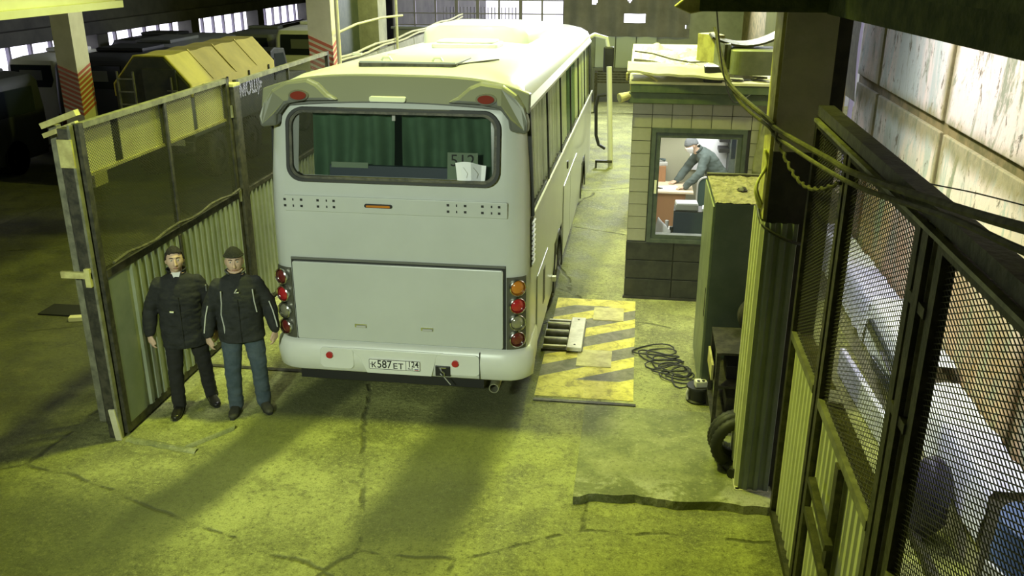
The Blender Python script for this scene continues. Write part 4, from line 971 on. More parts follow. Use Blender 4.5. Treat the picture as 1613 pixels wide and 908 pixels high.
def face_parts(root, C, R, brows=True):
    N = lambda x, y, z: C + R @ Vector((x, y, z))
    for s in (-1, 1):
        e = MB().ball(N(s*0.031, -0.0795, 0.014), (0.0125, 0.0105, 0.0085), 14, 10).build('eye', 'eye_white', root, smooth=True, angle=4)
        MB().ball(N(s*0.031, -0.0865, 0.014), (0.0058, 0.0045, 0.0062), 10, 8).build('iris', 'eye', e, smooth=True, angle=4)
        if brows: MB().tube([N(s*0.014, -0.095, 0.034), N(s*0.030, -0.0935, 0.040), N(s*0.048, -0.082, 0.036)], [0.004, 0.0045, 0.003], 7).build('eyebrow', 'hair', root, smooth=True)
    MB().tube([N(-0.022, -0.086, -0.064), N(-0.010, -0.0965, -0.061), N(0, -0.0975, -0.062), N(0.010, -0.0965, -0.061), N(0.022, -0.086, -0.064)], [0.003, 0.0052, 0.0056, 0.0052, 0.003], 8).build('mouth', 'lip', root, smooth=True)
def shell(C, R, grow, keep, name, mat, root, fuzz=0.0):
    mb = MB()
    def T(p):
        q = head_shape(p); d = q.normalized()
        return C + R @ (q + d*(grow + fuzz*noise.noise(q*45)))
    mb.ball((0, 0, 0), HR, 44, 34, fn=T)
    inv = R.transposed(); f2 = []
    for f in mb.f:
        c = inv @ (sum((Vector(mb.v[i]) for i in f), Vector())/len(f) - C)
        if keep(c): f2.append(f)
    mb.f = f2; mb.m = [0]*len(f2)
    o = mb.build(name, mat, root, smooth=True, angle=4)
    md = o.modifiers.new('thick', 'SOLIDIFY'); md.thickness = 0.010; md.offset = -1
    return o
def wrinkle(o, amp, f=(9, 9, 20)):
    me = o.data; ns = [v.normal.copy() for v in me.vertices]
    for v, nn in zip(me.vertices, ns):
        p = Vector((v.co.x*f[0], v.co.y*f[1], v.co.z*f[2])); v.co += nn*amp*(noise.noise(p) + 0.5*noise.noise(p*2.3))
    me.update()

def person(label, loc, rz, J, garment, head_turn=(0, 0), group=None, name='person'):
    RZ = Matrix.Rotation(rz, 3, 'Z'); L0 = Vector(loc)
    T = lambda p: L0 + RZ @ Vector(p)
    D = lambda v: RZ @ Vector(v)
    root = thing(name, label, 'person', loc, group)
    lat = D((1, 0, 0))
    C, R = T(J['head']), RZ @ Matrix.Rotation(head_turn[0], 3, 'Z') @ Matrix.Rotation(head_turn[1], 3, 'X')
    pel, che, nek = Vector(J['pelvis']), Vector(J['chest']), Vector(J['neck'])
    mb = MB(); add_head(mb, C, R)
    jaw = C + R @ Vector((0, 0.018, -0.06))
    limb(mb, [T(nek - (nek-che)*0.15), T(nek.lerp(Vector(J['head']) + Vector((0, 0.02, -0.1)), 0.5)), jaw], [0.062, 0.056, 0.055], lat)
    loft(mb, [T(pel + (pel-che)*0.28), T(pel), T(pel.lerp(che, 0.45)), T(che), T(che.lerp(nek, 0.6)), T(nek)], [(0.15, 0.10), (0.16, 0.115), (0.14, 0.10), (0.165, 0.115), (0.17, 0.09), (0.07, 0.06)], lat)
    for s in ('l', 'r'):
        sh, el, wr = [J[q + s] for q in ('sh', 'el', 'wr')]
        limb(mb, [T(sh), T(el), T(wr)], [0.052, 0.041, 0.029], lat)
        hd = J['hand' + s]; hand(mb, T(wr), D(hd[0]), D(hd[1]), D(hd[2]), hd[3])
        hp, kn, an = [J[q + s] for q in ('hp', 'kn', 'an')]
        limb(mb, [T(hp), T(kn), T(an)], [0.085, 0.058, 0.042], lat)
        an = Vector(an); fd = Vector(J['foot' + s]).normalized()
        loft(mb, [T(an - fd*0.05 + Vector((0, 0, -0.03))), T(an + Vector((0, 0, -0.035))), T(an + fd*0.09 + Vector((0, 0, -0.045))), T(an + fd*0.15 + Vector((0, 0, -0.05)))], [(0.034, 0.03), (0.038, 0.035), (0.042, 0.022), (0.03, 0.014)], D((fd.y*-1, fd.x, 0)))
    mb.build('body', 'skin', root, smooth=True, angle=4, remesh=0.0058, relax=3)
    face_parts(root, C, R)
    # trousers
    G = garment; mb = MB()
    loft(mb, [T(pel + (pel-che).normalized()*0.12), T(pel + (pel-che).normalized()*0.05), T(pel + (che-pel).normalized()*0.12)], [(0.155, 0.115), (0.175, 0.13), (0.168, 0.125)], lat)
    for s in ('l', 'r'):
        hp, kn, an = [Vector(J[q + s]) for q in ('hp', 'kn', 'an')]; w = G.get('leg', 1.0)
        limb(mb, [T(hp), T(hp.lerp(kn, 0.5)), T(kn), T(kn.lerp(an, 0.5)), T(an + Vector((0, 0.005, -0.02)))], [0.098*w, 0.092*w, 0.076*w, 0.072*w, 0.068*w], lat, 16)
    o = mb.build('trousers', G['trousers'], root, smooth=True, angle=4, remesh=0.009, relax=4); wrinkle(o, 0.008, (8, 8, 17))
    # shoes
    for s in ('l', 'r'):
        an = Vector(J['an' + s]); fd = Vector(J['foot' + s]).normalized(); q = Vector((-fd.y, fd.x, 0)); gz = an.z
        def at(f, z): v = an + fd*f; return T((v.x, v.y, z))
        mb = MB()
        loft(mb, [at(-0.085, 0.045), at(-0.07, 0.05), at(-0.02, 0.056), at(0.06, 0.045), at(0.13, 0.036), at(0.185, 0.030), at(0.21, 0.026)], [(0.022, 0.032), (0.038, 0.046), (0.044, 0.052), (0.048, 0.041), (0.053, 0.032), (0.043, 0.026), (0.018, 0.014)], D(q), 18, 2.4)
        limb(mb, [at(-0.02, 0.05), at(-0.02, 0.05 + G.get('shaft', 0.05))], [0.05, 0.053], lat)
        so = mb.build('shoe', G['shoe'], root, smooth=True, angle=4, remesh=0.006, relax=3)
        sm = MB(); loft(sm, [at(-0.088, 0.0085), at(-0.02, 0.0085), at(0.06, 0.0085), at(0.13, 0.0085), at(0.21, 0.0085)], [(0.034, 0.0085), (0.042, 0.0085), (0.045, 0.0085), (0.051, 0.0085), (0.022, 0.0085)], D(q), 14, 3); sm.build('sole', 'rubber', so)
    # jacket
    mb = MB(); k = G.get('girth', 1.0)
    hem = pel + (pel-che).normalized()*G['hem']
    wst = pel.lerp(che, 0.4)
    loft(mb, [T(hem), T(hem.lerp(pel, 0.5)), T(pel), T(wst), T(che), T(che.lerp(nek, 0.45)), T(che.lerp(nek, 0.78)), T(nek)],
         [(0.205*k, 0.150*k), (0.208*k, 0.153*k), (0.205*k, 0.152*k), (0.200*k, 0.148*k), (0.205*k, 0.146*k), (0.190*k, 0.126), (0.158, 0.104), (0.084, 0.080)], lat, 26, 2.25)
    for s in ('l', 'r'):
        sh, el, wr = [Vector(J[q + s]) for q in ('sh', 'el', 'wr')]
        limb(mb, [T(sh), T(sh.lerp(el, 0.5)), T(el), T(el.lerp(wr, 0.55)), T(wr + (el-wr).normalized()*0.008)], [0.074*k, 0.074*k, 0.068*k, 0.063*k, 0.050*k], lat, 16)
    jk = mb.build('jacket', G['jacket'], root, smooth=True, angle=4, remesh=0.0095, relax=4); wrinkle(jk, 0.011, (7, 7, 15))
    up = (nek - che).normalized()
    # stand-up collar, open in front
    mb = MB(); cb = T(nek - up*0.03); fw = D((0, -1, 0)); fw = (fw - D(up)*fw.dot(D(up))).normalized(); lt = lat
    def col(u, v):
        a = -PI*0.78 + 2*PI*0.78*u; rr = 0.085 - 0.004*v + 0.014*G.get('flare', 1)*v*abs(u-0.5)*2
        hgt = (0.035 + 0.055*v)*(1) - 0.03*abs(u-0.5)*2*v
        return cb + (lt*math.sin(a)*rr*1.02 - fw*math.cos(a)*rr*0.92) + D(up)*hgt
    mb.grid(col, 30, 4); o = mb.build('collar', G.get('collar', G['jacket']), jk, smooth=True, angle=4)
    md = o.modifiers.new('t', 'SOLIDIFY'); md.thickness = 0.012
    # shirt front in the opening
    if 'shirt' in G:
        fy = -0.108
        P = [(-0.042, 0.02), (0.042, 0.02), (0.012, -0.055), (-0.012, -0.055)] if G['shirt'] == 'shirt' else [(-0.055, 0.02), (0.055, 0.02), (0.025, -0.06), (-0.025, -0.06)]
        n0 = nek; mb = MB()
        q = [T((n0.x + x, n0.y - 0.076 + (0.42*z if z < 0 else 0.1*z), n0.z + z)) for x, z in P]
        q2 = [p + D((0, 0.02, 0)) for p in q]
        mb.add(q + q2, [(0, 1, 2, 3), (7, 6, 5, 4), (0, 4, 5, 1), (1, 5, 6, 2), (2, 6, 7, 3), (3, 7, 4, 0)]).build('shirt', G['shirt'], root)
    # centre zip
    if G.get('zip', True):
        def fr(t): p = che.lerp(hem, t); return T((p.x, p.y - 0.150*k - 0.004, p.z))
        MB().tube([fr(-0.05), fr(0.25), fr(0.5), fr(0.75), fr(0.97)], 0.005, 6).build('zip', 'jacket_black', jk)
    return root, T, D, C, R, jk

def standing(h=1.0, arm=0.0, feet=((-0.15, 0.0), (0.15, -0.05))):
    return dict(pelvis=(0, 0, 0.93*h), chest=(0, 0.005, 1.26*h), neck=(0, 0.02, 1.495*h), head=(0, -0.015, 1.635*h),
        shl=(-0.172, 0.01, 1.38*h), ell=(-0.285-arm, 0.03, 1.13*h), wrl=(-0.315-arm, -0.035, 0.885*h),
        shr=(0.172, 0.01, 1.38*h), elr=(0.285+arm, 0.03, 1.13*h), wrr=(0.315+arm, -0.035, 0.885*h),
        handl=((0.04, -0.16, -1), (0.55, -0.8, 0), (0.8, 0.5, 0), 0.65), handr=((-0.04, -0.16, -1), (-0.55, -0.8, 0), (-0.8, 0.5, 0), 0.65),
        hpl=(-0.095, 0, 0.90*h), knl=((feet[0][0]-0.095)/2-0.01, -0.02+feet[0][1]/2, 0.49*h), anl=(feet[0][0], 0.02+feet[0][1], 0.085),
        hpr=(0.095, 0, 0.90*h), knr=((feet[1][0]+0.095)/2+0.01, -0.02+feet[1][1]/2, 0.49*h), anr=(feet[1][0], 0.02+feet[1][1], 0.085),
        footl=(-0.18, -1, 0), footr=(0.30, -1, 0))

J1 = standing(0.965, 0.0, ((-0.13, -0.10), (0.17, 0.08)))
r1, T1, D1, C1, R1, k1 = person('bareheaded man in black jacket and black trousers standing against the ribbed gate', (-4.30, 7.70, 0), 0.40, J1,
    dict(trousers='trouser', shoe='shoe', jacket='jacket_black', hem=0.20, girth=1.03, shirt='shirt', leg=0.96, flare=1.6), (0.12, -0.08))
shell(C1, R1, 0.013, lambda c: c.z > 0.078 or (c.y > -0.035 and c.z > 0.005 + 0.3*max(0, -c.y)) or (c.y > 0.03 and c.z > -0.055), 'hair', 'hair', r1, 0.006)
MB().tube([T1((-0.09, -0.163, 1.105)), T1((-0.055, -0.168, 1.10))], 0.009, 6).build('chest_badge', 'reflect', k1)
MB().obox(T1((0.255, -0.045, 1.28)), (0.012, 0.03, 0.06), Matrix.Rotation(0.4, 3, 'Z')).build('sleeve_patch', 'grey_cloth', k1)

J2 = standing(0.965, 0.0, ((-0.13, -0.04), (0.14, -0.02)))
r2, T2, D2, C2, R2, k2 = person('man in knit cap, dark jacket with pale piping and blue jeans beside the bus', (-3.72, 7.74, 0), 0.38, J2,
    dict(trousers='jeans', shoe='boot', jacket='jacket_char', hem=0.115, girth=1.06, shirt='jacket_black', collar='grey_cloth', leg=1.06, shaft=0.10, flare=2.0), (0.02, -0.05))
cap = shell(C2, R2, 0.021, lambda c: c.z > 0.062 - 0.45*max(0, c.y), 'knit_cap', 'knit', r2, 0.003)
mb = MB()
for k in range(29):
    pass
ringp = []
for k in range(33):
    a = 2*PI*k/32; y = 0.112*math.sin(a); ringp.append(C2 + R2 @ Vector((0.088*math.cos(a), y*0.985, 0.066 - 0.45*max(0, y))))
mb.tube(ringp, 0.009, 8); mb.build('cap_brim', 'knit', cap, smooth=True)
MB().tube([C2 + R2 @ Vector((math.sin(a)*0.074, -math.cos(a)*0.083+0.012, -0.093 + 0.035*(1-math.cos(a)))) for a in [(-1.1+2.2*i/12) for i in range(13)]], [0.006+0.005*math.sin(PI*i/12) for i in range(13)], 7).build('stubble', 'skin', r2, smooth=True)
def surf(x, z, push=0.004):                       # front surface of the second jacket
    k = 1.06; return T2((x, -math.sqrt(max(0, 1-(x/(0.207*k))**2))*0.150*k - push, z))
for s in (-1, 1):
    MB().tube([surf(s*0.145, 1.32), surf(s*0.150, 1.20), surf(s*0.165, 1.08), surf(s*0.150, 0.96), surf(s*0.150, 0.87)][:5 if s < 0 else 3], 0.006, 6).build('piping', 'reflect', k2)
    MB().tube([T2((s*0.285, -0.050, 1.16)), T2((s*0.313, -0.060, 1.06)), T2((s*0.335, -0.076, 0.945)), T2((s*0.342, -0.083, 0.895))], 0.0065, 6).build('piping', 'reflect', k2)
MB().tube([surf(0.005, 1.345), surf(-0.02, 1.31), surf(0.02, 1.31)], 0.006, 6).build('zip_flap', 'reflect', k2)

J3 = dict(pelvis=(0, 0.22, 0.93), chest=(0, 0.02, 1.20), neck=(0, -0.13, 1.355), head=(0, -0.255, 1.44),
    shl=(-0.18, -0.07, 1.27), ell=(-0.25, -0.22, 1.02), wrl=(-0.20, -0.40, 0.815), shr=(0.18, -0.07, 1.27), elr=(0.26, -0.18, 1.02), wrr=(0.22, -0.38, 0.815),
    handl=((0.15, -0.95, -0.18), (1, 0.15, 0), (0, -0.15, -1), 0.35), handr=((-0.15, -0.95, -0.18), (-1, 0.15, 0), (0, -0.15, -1), 0.35),
    hpl=(-0.1, 0.22, 0.90), knl=(-0.11, 0.16, 0.48), anl=(-0.12, 0.22, 0.085), hpr=(0.1, 0.22, 0.90), knr=(0.11, 0.2, 0.48), anr=(0.13, 0.28, 0.085), footl=(0, -1, 0), footr=(0.1, -1, 0))
r3, T3, D3, C3, R3, k3 = person('person in grey cap and white face mask leaning over the booth desk', (1.17, 14.72, 0), -PI/2 + 0.25, J3,
    dict(trousers='trouser', shoe='boot', jacket='jacket_grey', hem=0.10, girth=1.06, zip=False, leg=1.05), (0, 0.42))
c3 = shell(C3, R3, 0.017, lambda c: c.z > 0.026 - 0.35*max(0, c.y), 'knit_cap', 'knit_grey', r3, 0.003)
shell(C3, R3, 0.010, lambda c: c.z < 0.002 and c.y < -0.02 and c.z > -0.115, 'face_mask', 'paper', r3)

# ================================================================== THE BOOTH
bo = thing('control_booth', 'tiled control booth with a dark framed window, lit inside, right of the bus', 'booth', (0.9, 11.43, 0))
FX0, FX1, FY = -0.03, 2.2, 11.43
MB().bx(FX0, FX1, FY+0.02, FY+0.16, 0, 0.80).bx(FX0, 0.27, FY+0.02, FY+0.16, 0.8, 2.62).bx(1.34, FX1, FY+0.02, FY+0.16, 0.8, 2.62).bx(0.27, 1.34, FY+0.02, FY+0.16, 2.28, 2.62).build('front_wall', 'grout', bo)
MB().bx(FX0, FX0+0.14, FY+0.16, 16.0, 0, 2.62).build('side_wall', 'room', bo)
MB().bx(FX1-0.1, FX1, FY+0.16, 16.0, 0, 2.62).build('side_wall', 'room', bo)
MB().bx(FX0, FX1, 15.3, 15.42, 0, 2.62).build('rear_wall', 'room', bo)
MB().bx(FX0, FX1, FY+0.16, 15.4, 0.0, 0.012).build('booth_floor', 'concrete', bo)
tp = {}
for j in range(11):
    z0 = 0.80 + j*0.165
    for i in range(9):
        x0, x1 = FX0 + 0.243*i, FX0 + 0.243*(i+1); 
        if x1 > FX1: continue
        spans = [(x0, x1)]
        if z0 + 0.165 > 0.82 and z0 < 2.27:
            spans = []
            if x0 < 0.22: spans.append((x0, min(x1, 0.22)))
            if x1 > 1.40: spans.append((max(x0, 1.40), x1))
        for a, b in spans:
            w = round(b-a, 3)
            if w < 0.03: continue
            if w not in tp:
                o = MB().bx(a+0.004, b-0.004, FY-0.002, FY+0.022, z0+0.004, z0+0.161).build('tile', 'tile', bo, at=(0, 0, 0), bevel=0.003); 
                o.data.transform(Matrix.Translation((-a, 0, -z0))); tp[w] = o.data; o.location = Vector((a, 0, z0)) - bo.location
                bev = True
            else:
                o = piece('tile', tp[w], bo, Vector((a, 0.0012*((i*7+j*5) % 4-1.5), z0)) - bo.location)
for z in (0.03, 0.29, 0.545):
    for i in range(2): MB().bx(FX0-0.005+i*0.62, FX0+0.607+i*0.62 + (0.99 if i else 0), FY-0.01, FY+0.02, z, z+0.245).build('plinth_panel', 'plinth', bo, bevel=0.004)
MB().bx(FX0-0.02, FX1, FY-0.03, FY+0.02, 0, 0.03).build('plinth_foot', 'black_paint', bo)
fr = [(0.22, 0.79), (1.39, 0.79), (1.39, 2.29), (0.22, 2.29)]; fi = [(0.335, 0.90), (1.275, 0.90), (1.275, 2.165), (0.335, 2.165)]; fm = [(0.275, 0.845), (1.335, 0.845), (1.335, 2.23), (0.275, 2.23)]
wf = MB().ringplate(fr, fm, 'y', FY-0.025, FY+0.13).build('window_frame', 'frame_green', bo, bevel=0.004)
MB().ringplate(fm, fi, 'y', FY-0.005, FY+0.10).build('inner_frame', 'frame_green', wf, bevel=0.004)
MB().bx(0.33, 1.28, FY+0.05, FY+0.056, 0.895, 2.17).build('pane', 'clear_glass', wf)
MB().bx(0.285, 0.315, FY-0.035, FY-0.005, 1.45, 1.62).build('window_handle', 'plug', wf)
MB().bx(FX0-0.06, FX1+0.1, FY-0.10, FY+0.1, 2.60, 2.73).build('fascia_lower', 'fascia', bo, bevel=0.006)
MB().bx(FX0-0.04, FX1+0.1, FY-0.14, FY+0.1, 2.735, 2.84).build('fascia_upper', 'fascia', bo, bevel=0.006)
MB().bx(FX0-0.06, FX1+0.1, FY-0.15, 16.1, 2.84, 2.87).build('roof_sheet', 'board', bo)
MB().bx(FX0-0.05, FX0+0.03, FY+0.1, 16.1, 2.6, 2.84).build('side_fascia', 'strap_yellow', bo)
MB().bx(FX0+0.14, FX1, FY+0.16, 15.4, 2.56, 2.6).build('booth_ceiling', 'room', bo)
lt = thing('corner_lamp', 'small drum lamp under the front corner of the booth roof', 'lamp', (-0.12, 11.4, 2.63))
MB().cyl((-0.20, 11.30, 2.66), (-0.07, 11.38, 2.69), 0.06, 14, 0.045).build('lamp_drum', 'strap_yellow', lt)
MB().cyl((-0.205, 11.297, 2.659), (-0.198, 11.301, 2.661), 0.05, 14).build('lamp_glass', 'clear_lens', lt)
# inside the booth
dk = thing('desk', 'cream topped brown desk under the leaning person in the booth', 'desk', (0.55, 14.5, 0))
MB().bx(0.14, 0.98, 14.25, 14.95, 0.73, 0.765).build('desk_top', 'desk_top', dk, bevel=0.006)
MB().bx(0.16, 0.86, 14.29, 14.31, 0.0, 0.73).build('desk_front', 'desk', dk)
MB().bx(0.80, 0.83, 14.31, 14.9, 0, 0.73).build('side_panel', 'desk', dk)
MB().bx(0.14, 0.55, 14.9, 15.25, 0.012, 1.02).build('rear_cupboard', 'desk', dk)
tag(MB().obox((0.60, 14.50, 0.768), (0.30, 0.22, 0.006), 0.2).build('paper_sheet', 'paper'), 'white paper sheet lying on the cream desk top in the booth', 'paper')
tag(MB().obox((0.42, 14.42, 0.777), (0.16, 0.02, 0.02), -0.2).build('pen', 'black'), 'dark pen lying at the left edge of the cream desk', 'pen')
ph = thing('telephone', 'pale desk telephone near the left window edge inside the booth', 'telephone', (0.42, 15.05, 1.02))
MB().obox((0.45, 15.05, 1.05), (0.20, 0.22, 0.06), 0.3).build('body', 'grey_metal', ph, bevel=0.01)
MB().tube([(0.38, 14.97, 1.10), (0.45, 15.0, 1.13), (0.53, 15.04, 1.10)], [0.025, 0.015, 0.025], 8).build('handset', 'jacket_grey', ph, smooth=True)
ch = thing('office_chair', 'office chair with a dark green backrest in front of the leaning person', 'chair', (1.2, 13.75, 0.012))
MB().prism([(1.2+x, z) for x, z in rrect(-0.22, 0.22, 0.72, 1.20, 0.12)], 'y', 13.44, 13.50).build('backrest', 'chair_cloth', ch, bevel=0.02)
MB().ringplate([(1.2+x, z) for x, z in rrect(-0.235, 0.235, 0.705, 1.215, 0.13)], [(1.2+x, z) for x, z in rrect(-0.215, 0.215, 0.725, 1.195, 0.11)], 'y', 13.425, 13.46).build('back_rim', 'grey_metal', ch)
MB().prism(rrect(0.97, 1.43, 13.5, 13.95, 0.08), 'z', 0.46, 0.54).build('seat', 'chair_cloth', ch, bevel=0.02)
MB().cyl((1.2, 13.72, 0.1), (1.2, 13.72, 0.47), 0.03, 10).build('column', 'black', ch)
MB().bar((1.2, 13.44, 0.85), (1.2, 13.55, 0.48), 0.06, 0.02).build('back_bar', 'black', ch)
for k in range(5): MB().bar((1.2, 13.72, 0.12), (1.2+0.28*math.cos(2*PI*k/5), 13.72+0.28*math.sin(2*PI*k/5), 0.06), 0.045, 0.03).build('base_spoke', 'black', ch)
tb = thing('side_table', 'low pale work table just inside the booth window', 'table', (0.8, 12.1, 0.012))
MB().bx(0.16, 1.62, 11.72, 12.42, 0.70, 0.73).build('table_top', 'film', tb)
for x in (0.2, 1.56):
    for y in (11.76, 12.36): MB().bx(x-0.02, x+0.02, y-0.02, y+0.02, 0.012, 0.70).build('leg', 'grey_metal', tb)
pr = thing('printer_case', 'dark navy equipment case standing on the table inside the booth window', 'case', (0.86, 12.1, 0.73))
MB().obox((0.865, 12.1, 0.90), (0.56, 0.32, 0.34), -0.05).build('casing', 'navy', pr, bevel=0.012)
MB().obox((0.86, 12.1, 1.075), (0.55, 0.31, 0.012), -0.05).build('lid', 'black', pr)
bx_ = thing('paper_tray', 'pale tray full of white paper on top of the navy case', 'tray', (0.75, 12.1, 1.081))
MB().obox((0.75, 12.1, 1.12), (0.30, 0.22, 0.075), 0.04).build('tray', 'grey_metal', bx_, bevel=0.005)
MB().obox((0.75, 12.1, 1.165), (0.28, 0.20, 0.015), 0.07).build('paper_stack', 'paper', bx_)
tag(MB().obox((1.05, 12.06, 1.10), (0.18, 0.20, 0.035), -0.1).build('paper_stack', 'paper'), 'stack of white paper lying right of the tray on the navy case', 'paper')
mb = MB().grid(lambda u, v: (0.36 + 0.17*u + 0.02*math.sin(v*5), 11.85 + 0.18*v, 0.735 + 0.26*math.sin(PI*min(1, 1.15*v))*(1-0.7*u) + 0.02*noise.noise((u*7, v*7, 0))), 12, 12)
tag(mb.build('plastic_bag', 'paper', smooth=True, angle=4), 'crumpled white bag in the lower left corner of the booth window', 'bag')
mb = MB()
for k in range(4): mb.tube([(0.38+0.2*i + 0.03*math.sin(k+i*2), 11.78 + 0.03*k + 0.03*math.sin(i*1.7+k), 0.738 + 0.02*abs(math.sin(i*2+k))) for i in range(6)], 0.006, 5)
tag(mb.build('cable_tangle', 'grey_metal'), 'tangle of pale cables lying along the sill of the booth window', 'cable')
for i, (x, m_) in enumerate(((0.56, 'black'), (0.50, 'grey_metal'))):
    tag(MB().cyl((x, 11.95+0.12*i, 0.73), (x, 11.95+0.12*i, 0.86+0.05*i), 0.025, 10).build('bottle', m_), ('small black bottle' if i == 0 else 'taller pale bottle') + ' standing left of the navy case in the booth', 'bottle')
sf = thing('wall_shelf', 'dark bracket shelf on the rear wall of the booth above the person', 'shelf', (0.5, 15.25, 1.7))
MB().bx(0.30, 0.85, 15.08, 15.3, 1.62, 1.66).build('shelf_board', 'black', sf)
MB().bx(0.32, 0.36, 15.1, 15.3, 1.66, 1.78).bx(0.6, 0.78, 15.1, 15.3, 1.66, 1.74).build('shelf_box', 'metal_dark', sf)
tag(MB().bx(0.95, 1.55, 15.27, 15.295, 0.9, 2.3).build('wall_chart', 'paper'), 'big white chart on the booth rear wall behind the leaning person', 'chart')
wc = thing('wall_cabinet', 'dark fronted cabinet in the right part of the booth window', 'cabinet', (1.75, 15.0, 0.012))
MB().bx(1.55, 2.05, 14.85, 15.25, 0.012, 2.2).build('body', 'frame_green', wc)
MB().bx(1.57, 1.80, 14.84, 14.85, 1.2, 2.15).build('door', 'dark_glass', wc)
for z in (1.28, 1.45): tag(MB().bx(1.38, 1.58, 14.9, 15.2, z, z+0.06).build('file_box', 'black'), ('lower' if z < 1.3 else 'upper') + ' black file box stacked behind the person by the white chart', 'box')

# on the booth roof
mb = MB().grid(lambda u, v: (-0.12 + 1.15*u, 11.25 + 0.75*v + 0.10*u*(1-v)*-1, 2.92 + 0.10*math.sin(PI*v*0.9+0.3) + 0.05*(1-u) + 0.02*noise.noise((u*5, v*4, 0))), 20, 8)
o = mb.build('warped_board', 'board'); o.modifiers.new('t', 'SOLIDIFY').thickness = 0.03
tag(o, 'long warped pale board lying across the front of the booth roof', 'board')
mb = MB().grid(lambda u, v: (0.05+1.6*u, 12.3+2.6*v, 2.90+0.13*abs(noise.noise((u*6, v*7, 0)))+0.05*noise.noise((u*17, v*17, 2))), 50, 50)
tag(mb.build('crumpled_film', 'film'), 'crumpled sheet of whitish film spread over the booth roof', 'film')
tag(MB().bx(0.80, 1.02, 11.28, 11.5, 2.87, 3.06).build('junction_box', 'black', bevel=0.01), 'square black box on the front edge of the booth roof', 'box')
tag(MB().obox((1.35, 11.62, 2.92), (0.42, 0.22, 0.05), 0.2).build('roof_plank', 'metal_dark'), 'short dark plank lying right of the black box on the booth roof', 'plank')
for k in range(5):
    a = random.uniform(-0.6, 0.6)
    tag(MB().obox((1.15+0.13*k, 11.45+0.25*(k % 3), 2.90+0.02*k), (0.26, 0.19, 0.008), Matrix.Rotation(a, 3, 'Z') @ Matrix.Rotation(0.12*(k-2), 3, 'X')).build('loose_sheet', 'paper'), '%s white paper sheet among the cables on the booth roof' % ('leftmost', 'second', 'middle', 'fourth', 'rightmost')[k], 'paper', 'loose sheets on the booth roof')
mb = MB().tube([(1.42+0.09*math.cos(a)+0.006*a, 11.55+0.09*math.sin(a), 3.0+0.11*math.sin(a*0.5)) for a in [0.4*i for i in range(36)]], 0.012, 6)
tag(mb.build('cable_loop', 'cable_black'), 'black cable loops on the booth roof beside the column', 'cable')
for k, (z, d) in enumerate(((2.98, 0.0), (2.94, 0.5), (3.0, 1.0))):
    mb = MB().tube([(-0.05+0.25*i, 12.1+d*0.8-0.05*i+0.2*math.sin(i*0.8+d), z+0.05*math.cos(i*1.1)) for i in range(7)], 0.012, 6)
    tag(mb.build('roof_cable', 'cable'), ['nearest', 'middle', 'farthest'][k] + ' thin cable snaking over the film on the booth roof', 'cable')
mb = MB().tube([(-0.12, 11.5, 2.86), (-0.12, 11.4, 2.95), (-0.02, 11.32, 3.0), (0.15, 11.3, 2.94), (0.25, 11.28, 2.88)], 0.015, 7)
tag(mb.build('bent_pipe', 'strap_yellow'), 'thin bent pipe hooked over the front left corner of the booth roof', 'pipe')
# ventilation duct between booth roof and column
du = thing('duct_elbow', 'boxy sheet metal duct elbow hanging above the booth roof by the column', 'duct', (1.05, 9.4, 3.2))
MB().skin([[(x, 9.2+0.10*math.sin(a), z) for x, z in ((1.5, 3.24), (1.5, 3.44))] + [(0.0, 0, 0)]*0 for a in (0,)], False) if False else None
arc = [(0.90+0.10*(1-math.cos(PI/2*k/6)), 9.30-0.10*math.sin(PI/2*k/6)) for k in range(7)]
MB().prism([(0.90, 9.75)] + arc + [(1.60, 9.20), (1.60, 9.75)], 'z', 3.22, 3.45).build('elbow', 'galv', du, bevel=0.006)
MB().prism([(0.78, 9.85), (0.86, 9.35), (0.90, 9.36), (0.90, 9.85)], 'z', 3.26, 3.50).build('flange', 'galv', du)
MB().prism([(0.62, 10.1), (0.78, 9.85), (0.88, 9.9), (0.80, 10.3)], 'z', 3.26, 3.54).build('duct_end', 'strap_yellow', du)
MB().bx(0.84, 0.865, 9.33, 9.85, 3.22, 3.5).build('seam_bar', 'metal_dark', du)
mb = MB().grid(lambda u, v: (0.72+0.86*u, 9.45+0.5*v, 3.50+0.05*u + 0.17*(u-0.35)**2*2 - 0.06*math.sin(PI*u)), 16, 4)
o = mb.build('sagging_sheet', 'metal_dark'); o.modifiers.new('t', 'SOLIDIFY').thickness = 0.02
tag(o, 'dark sagging metal sheet lying on top of the duct elbow', 'sheet')
cl = MB().prism([(0.24, 3.98), (0.34, 4.06), (0.45, 4.06), (0.45, 3.95), (0.36, 3.93)], 'y', 6.9, 7.0)
tag(cl.build('beam_clamp', 'strap_yellow', bevel=0.01), 'yellowish clamp block on the end of the gateway girder', 'clamp')

# ================================================================== BY THE COLUMN
lk = thing('steel_locker', 'tall grey green steel locker with a dust caked top, before the booth', 'locker', (1.1, 9.0, 0))
MB().bx(0.80, 1.48, 8.55, 9.72, 0.06, 2.10).build('body', 'locker', lk, bevel=0.008)
MB().bx(0.785, 0.80, 8.58, 9.70, 0.10, 2.06).build('door', 'locker_side', lk, bevel=0.004)
MB().bx(0.78, 0.786, 8.64, 8.67, 0.9, 1.2).build('door_handle', 'black', lk)
MB().bx(0.82, 1.46, 8.60, 9.68, 0, 0.06).build('foot', 'black', lk)
MB().grid(lambda u, v: (0.80+0.68*u, 8.55+1.17*v, 2.102+0.022*abs(noise.noise((u*8, v*10, 0)))+0.012*noise.noise((u*25, v*30, 0))), 40, 50).build('dust_crust', 'rust_top', lk)
MB().bx(0.795, 1.485, 9.68, 9.73, 2.08, 2.13).build('rear_lip', 'metal_dark', lk)
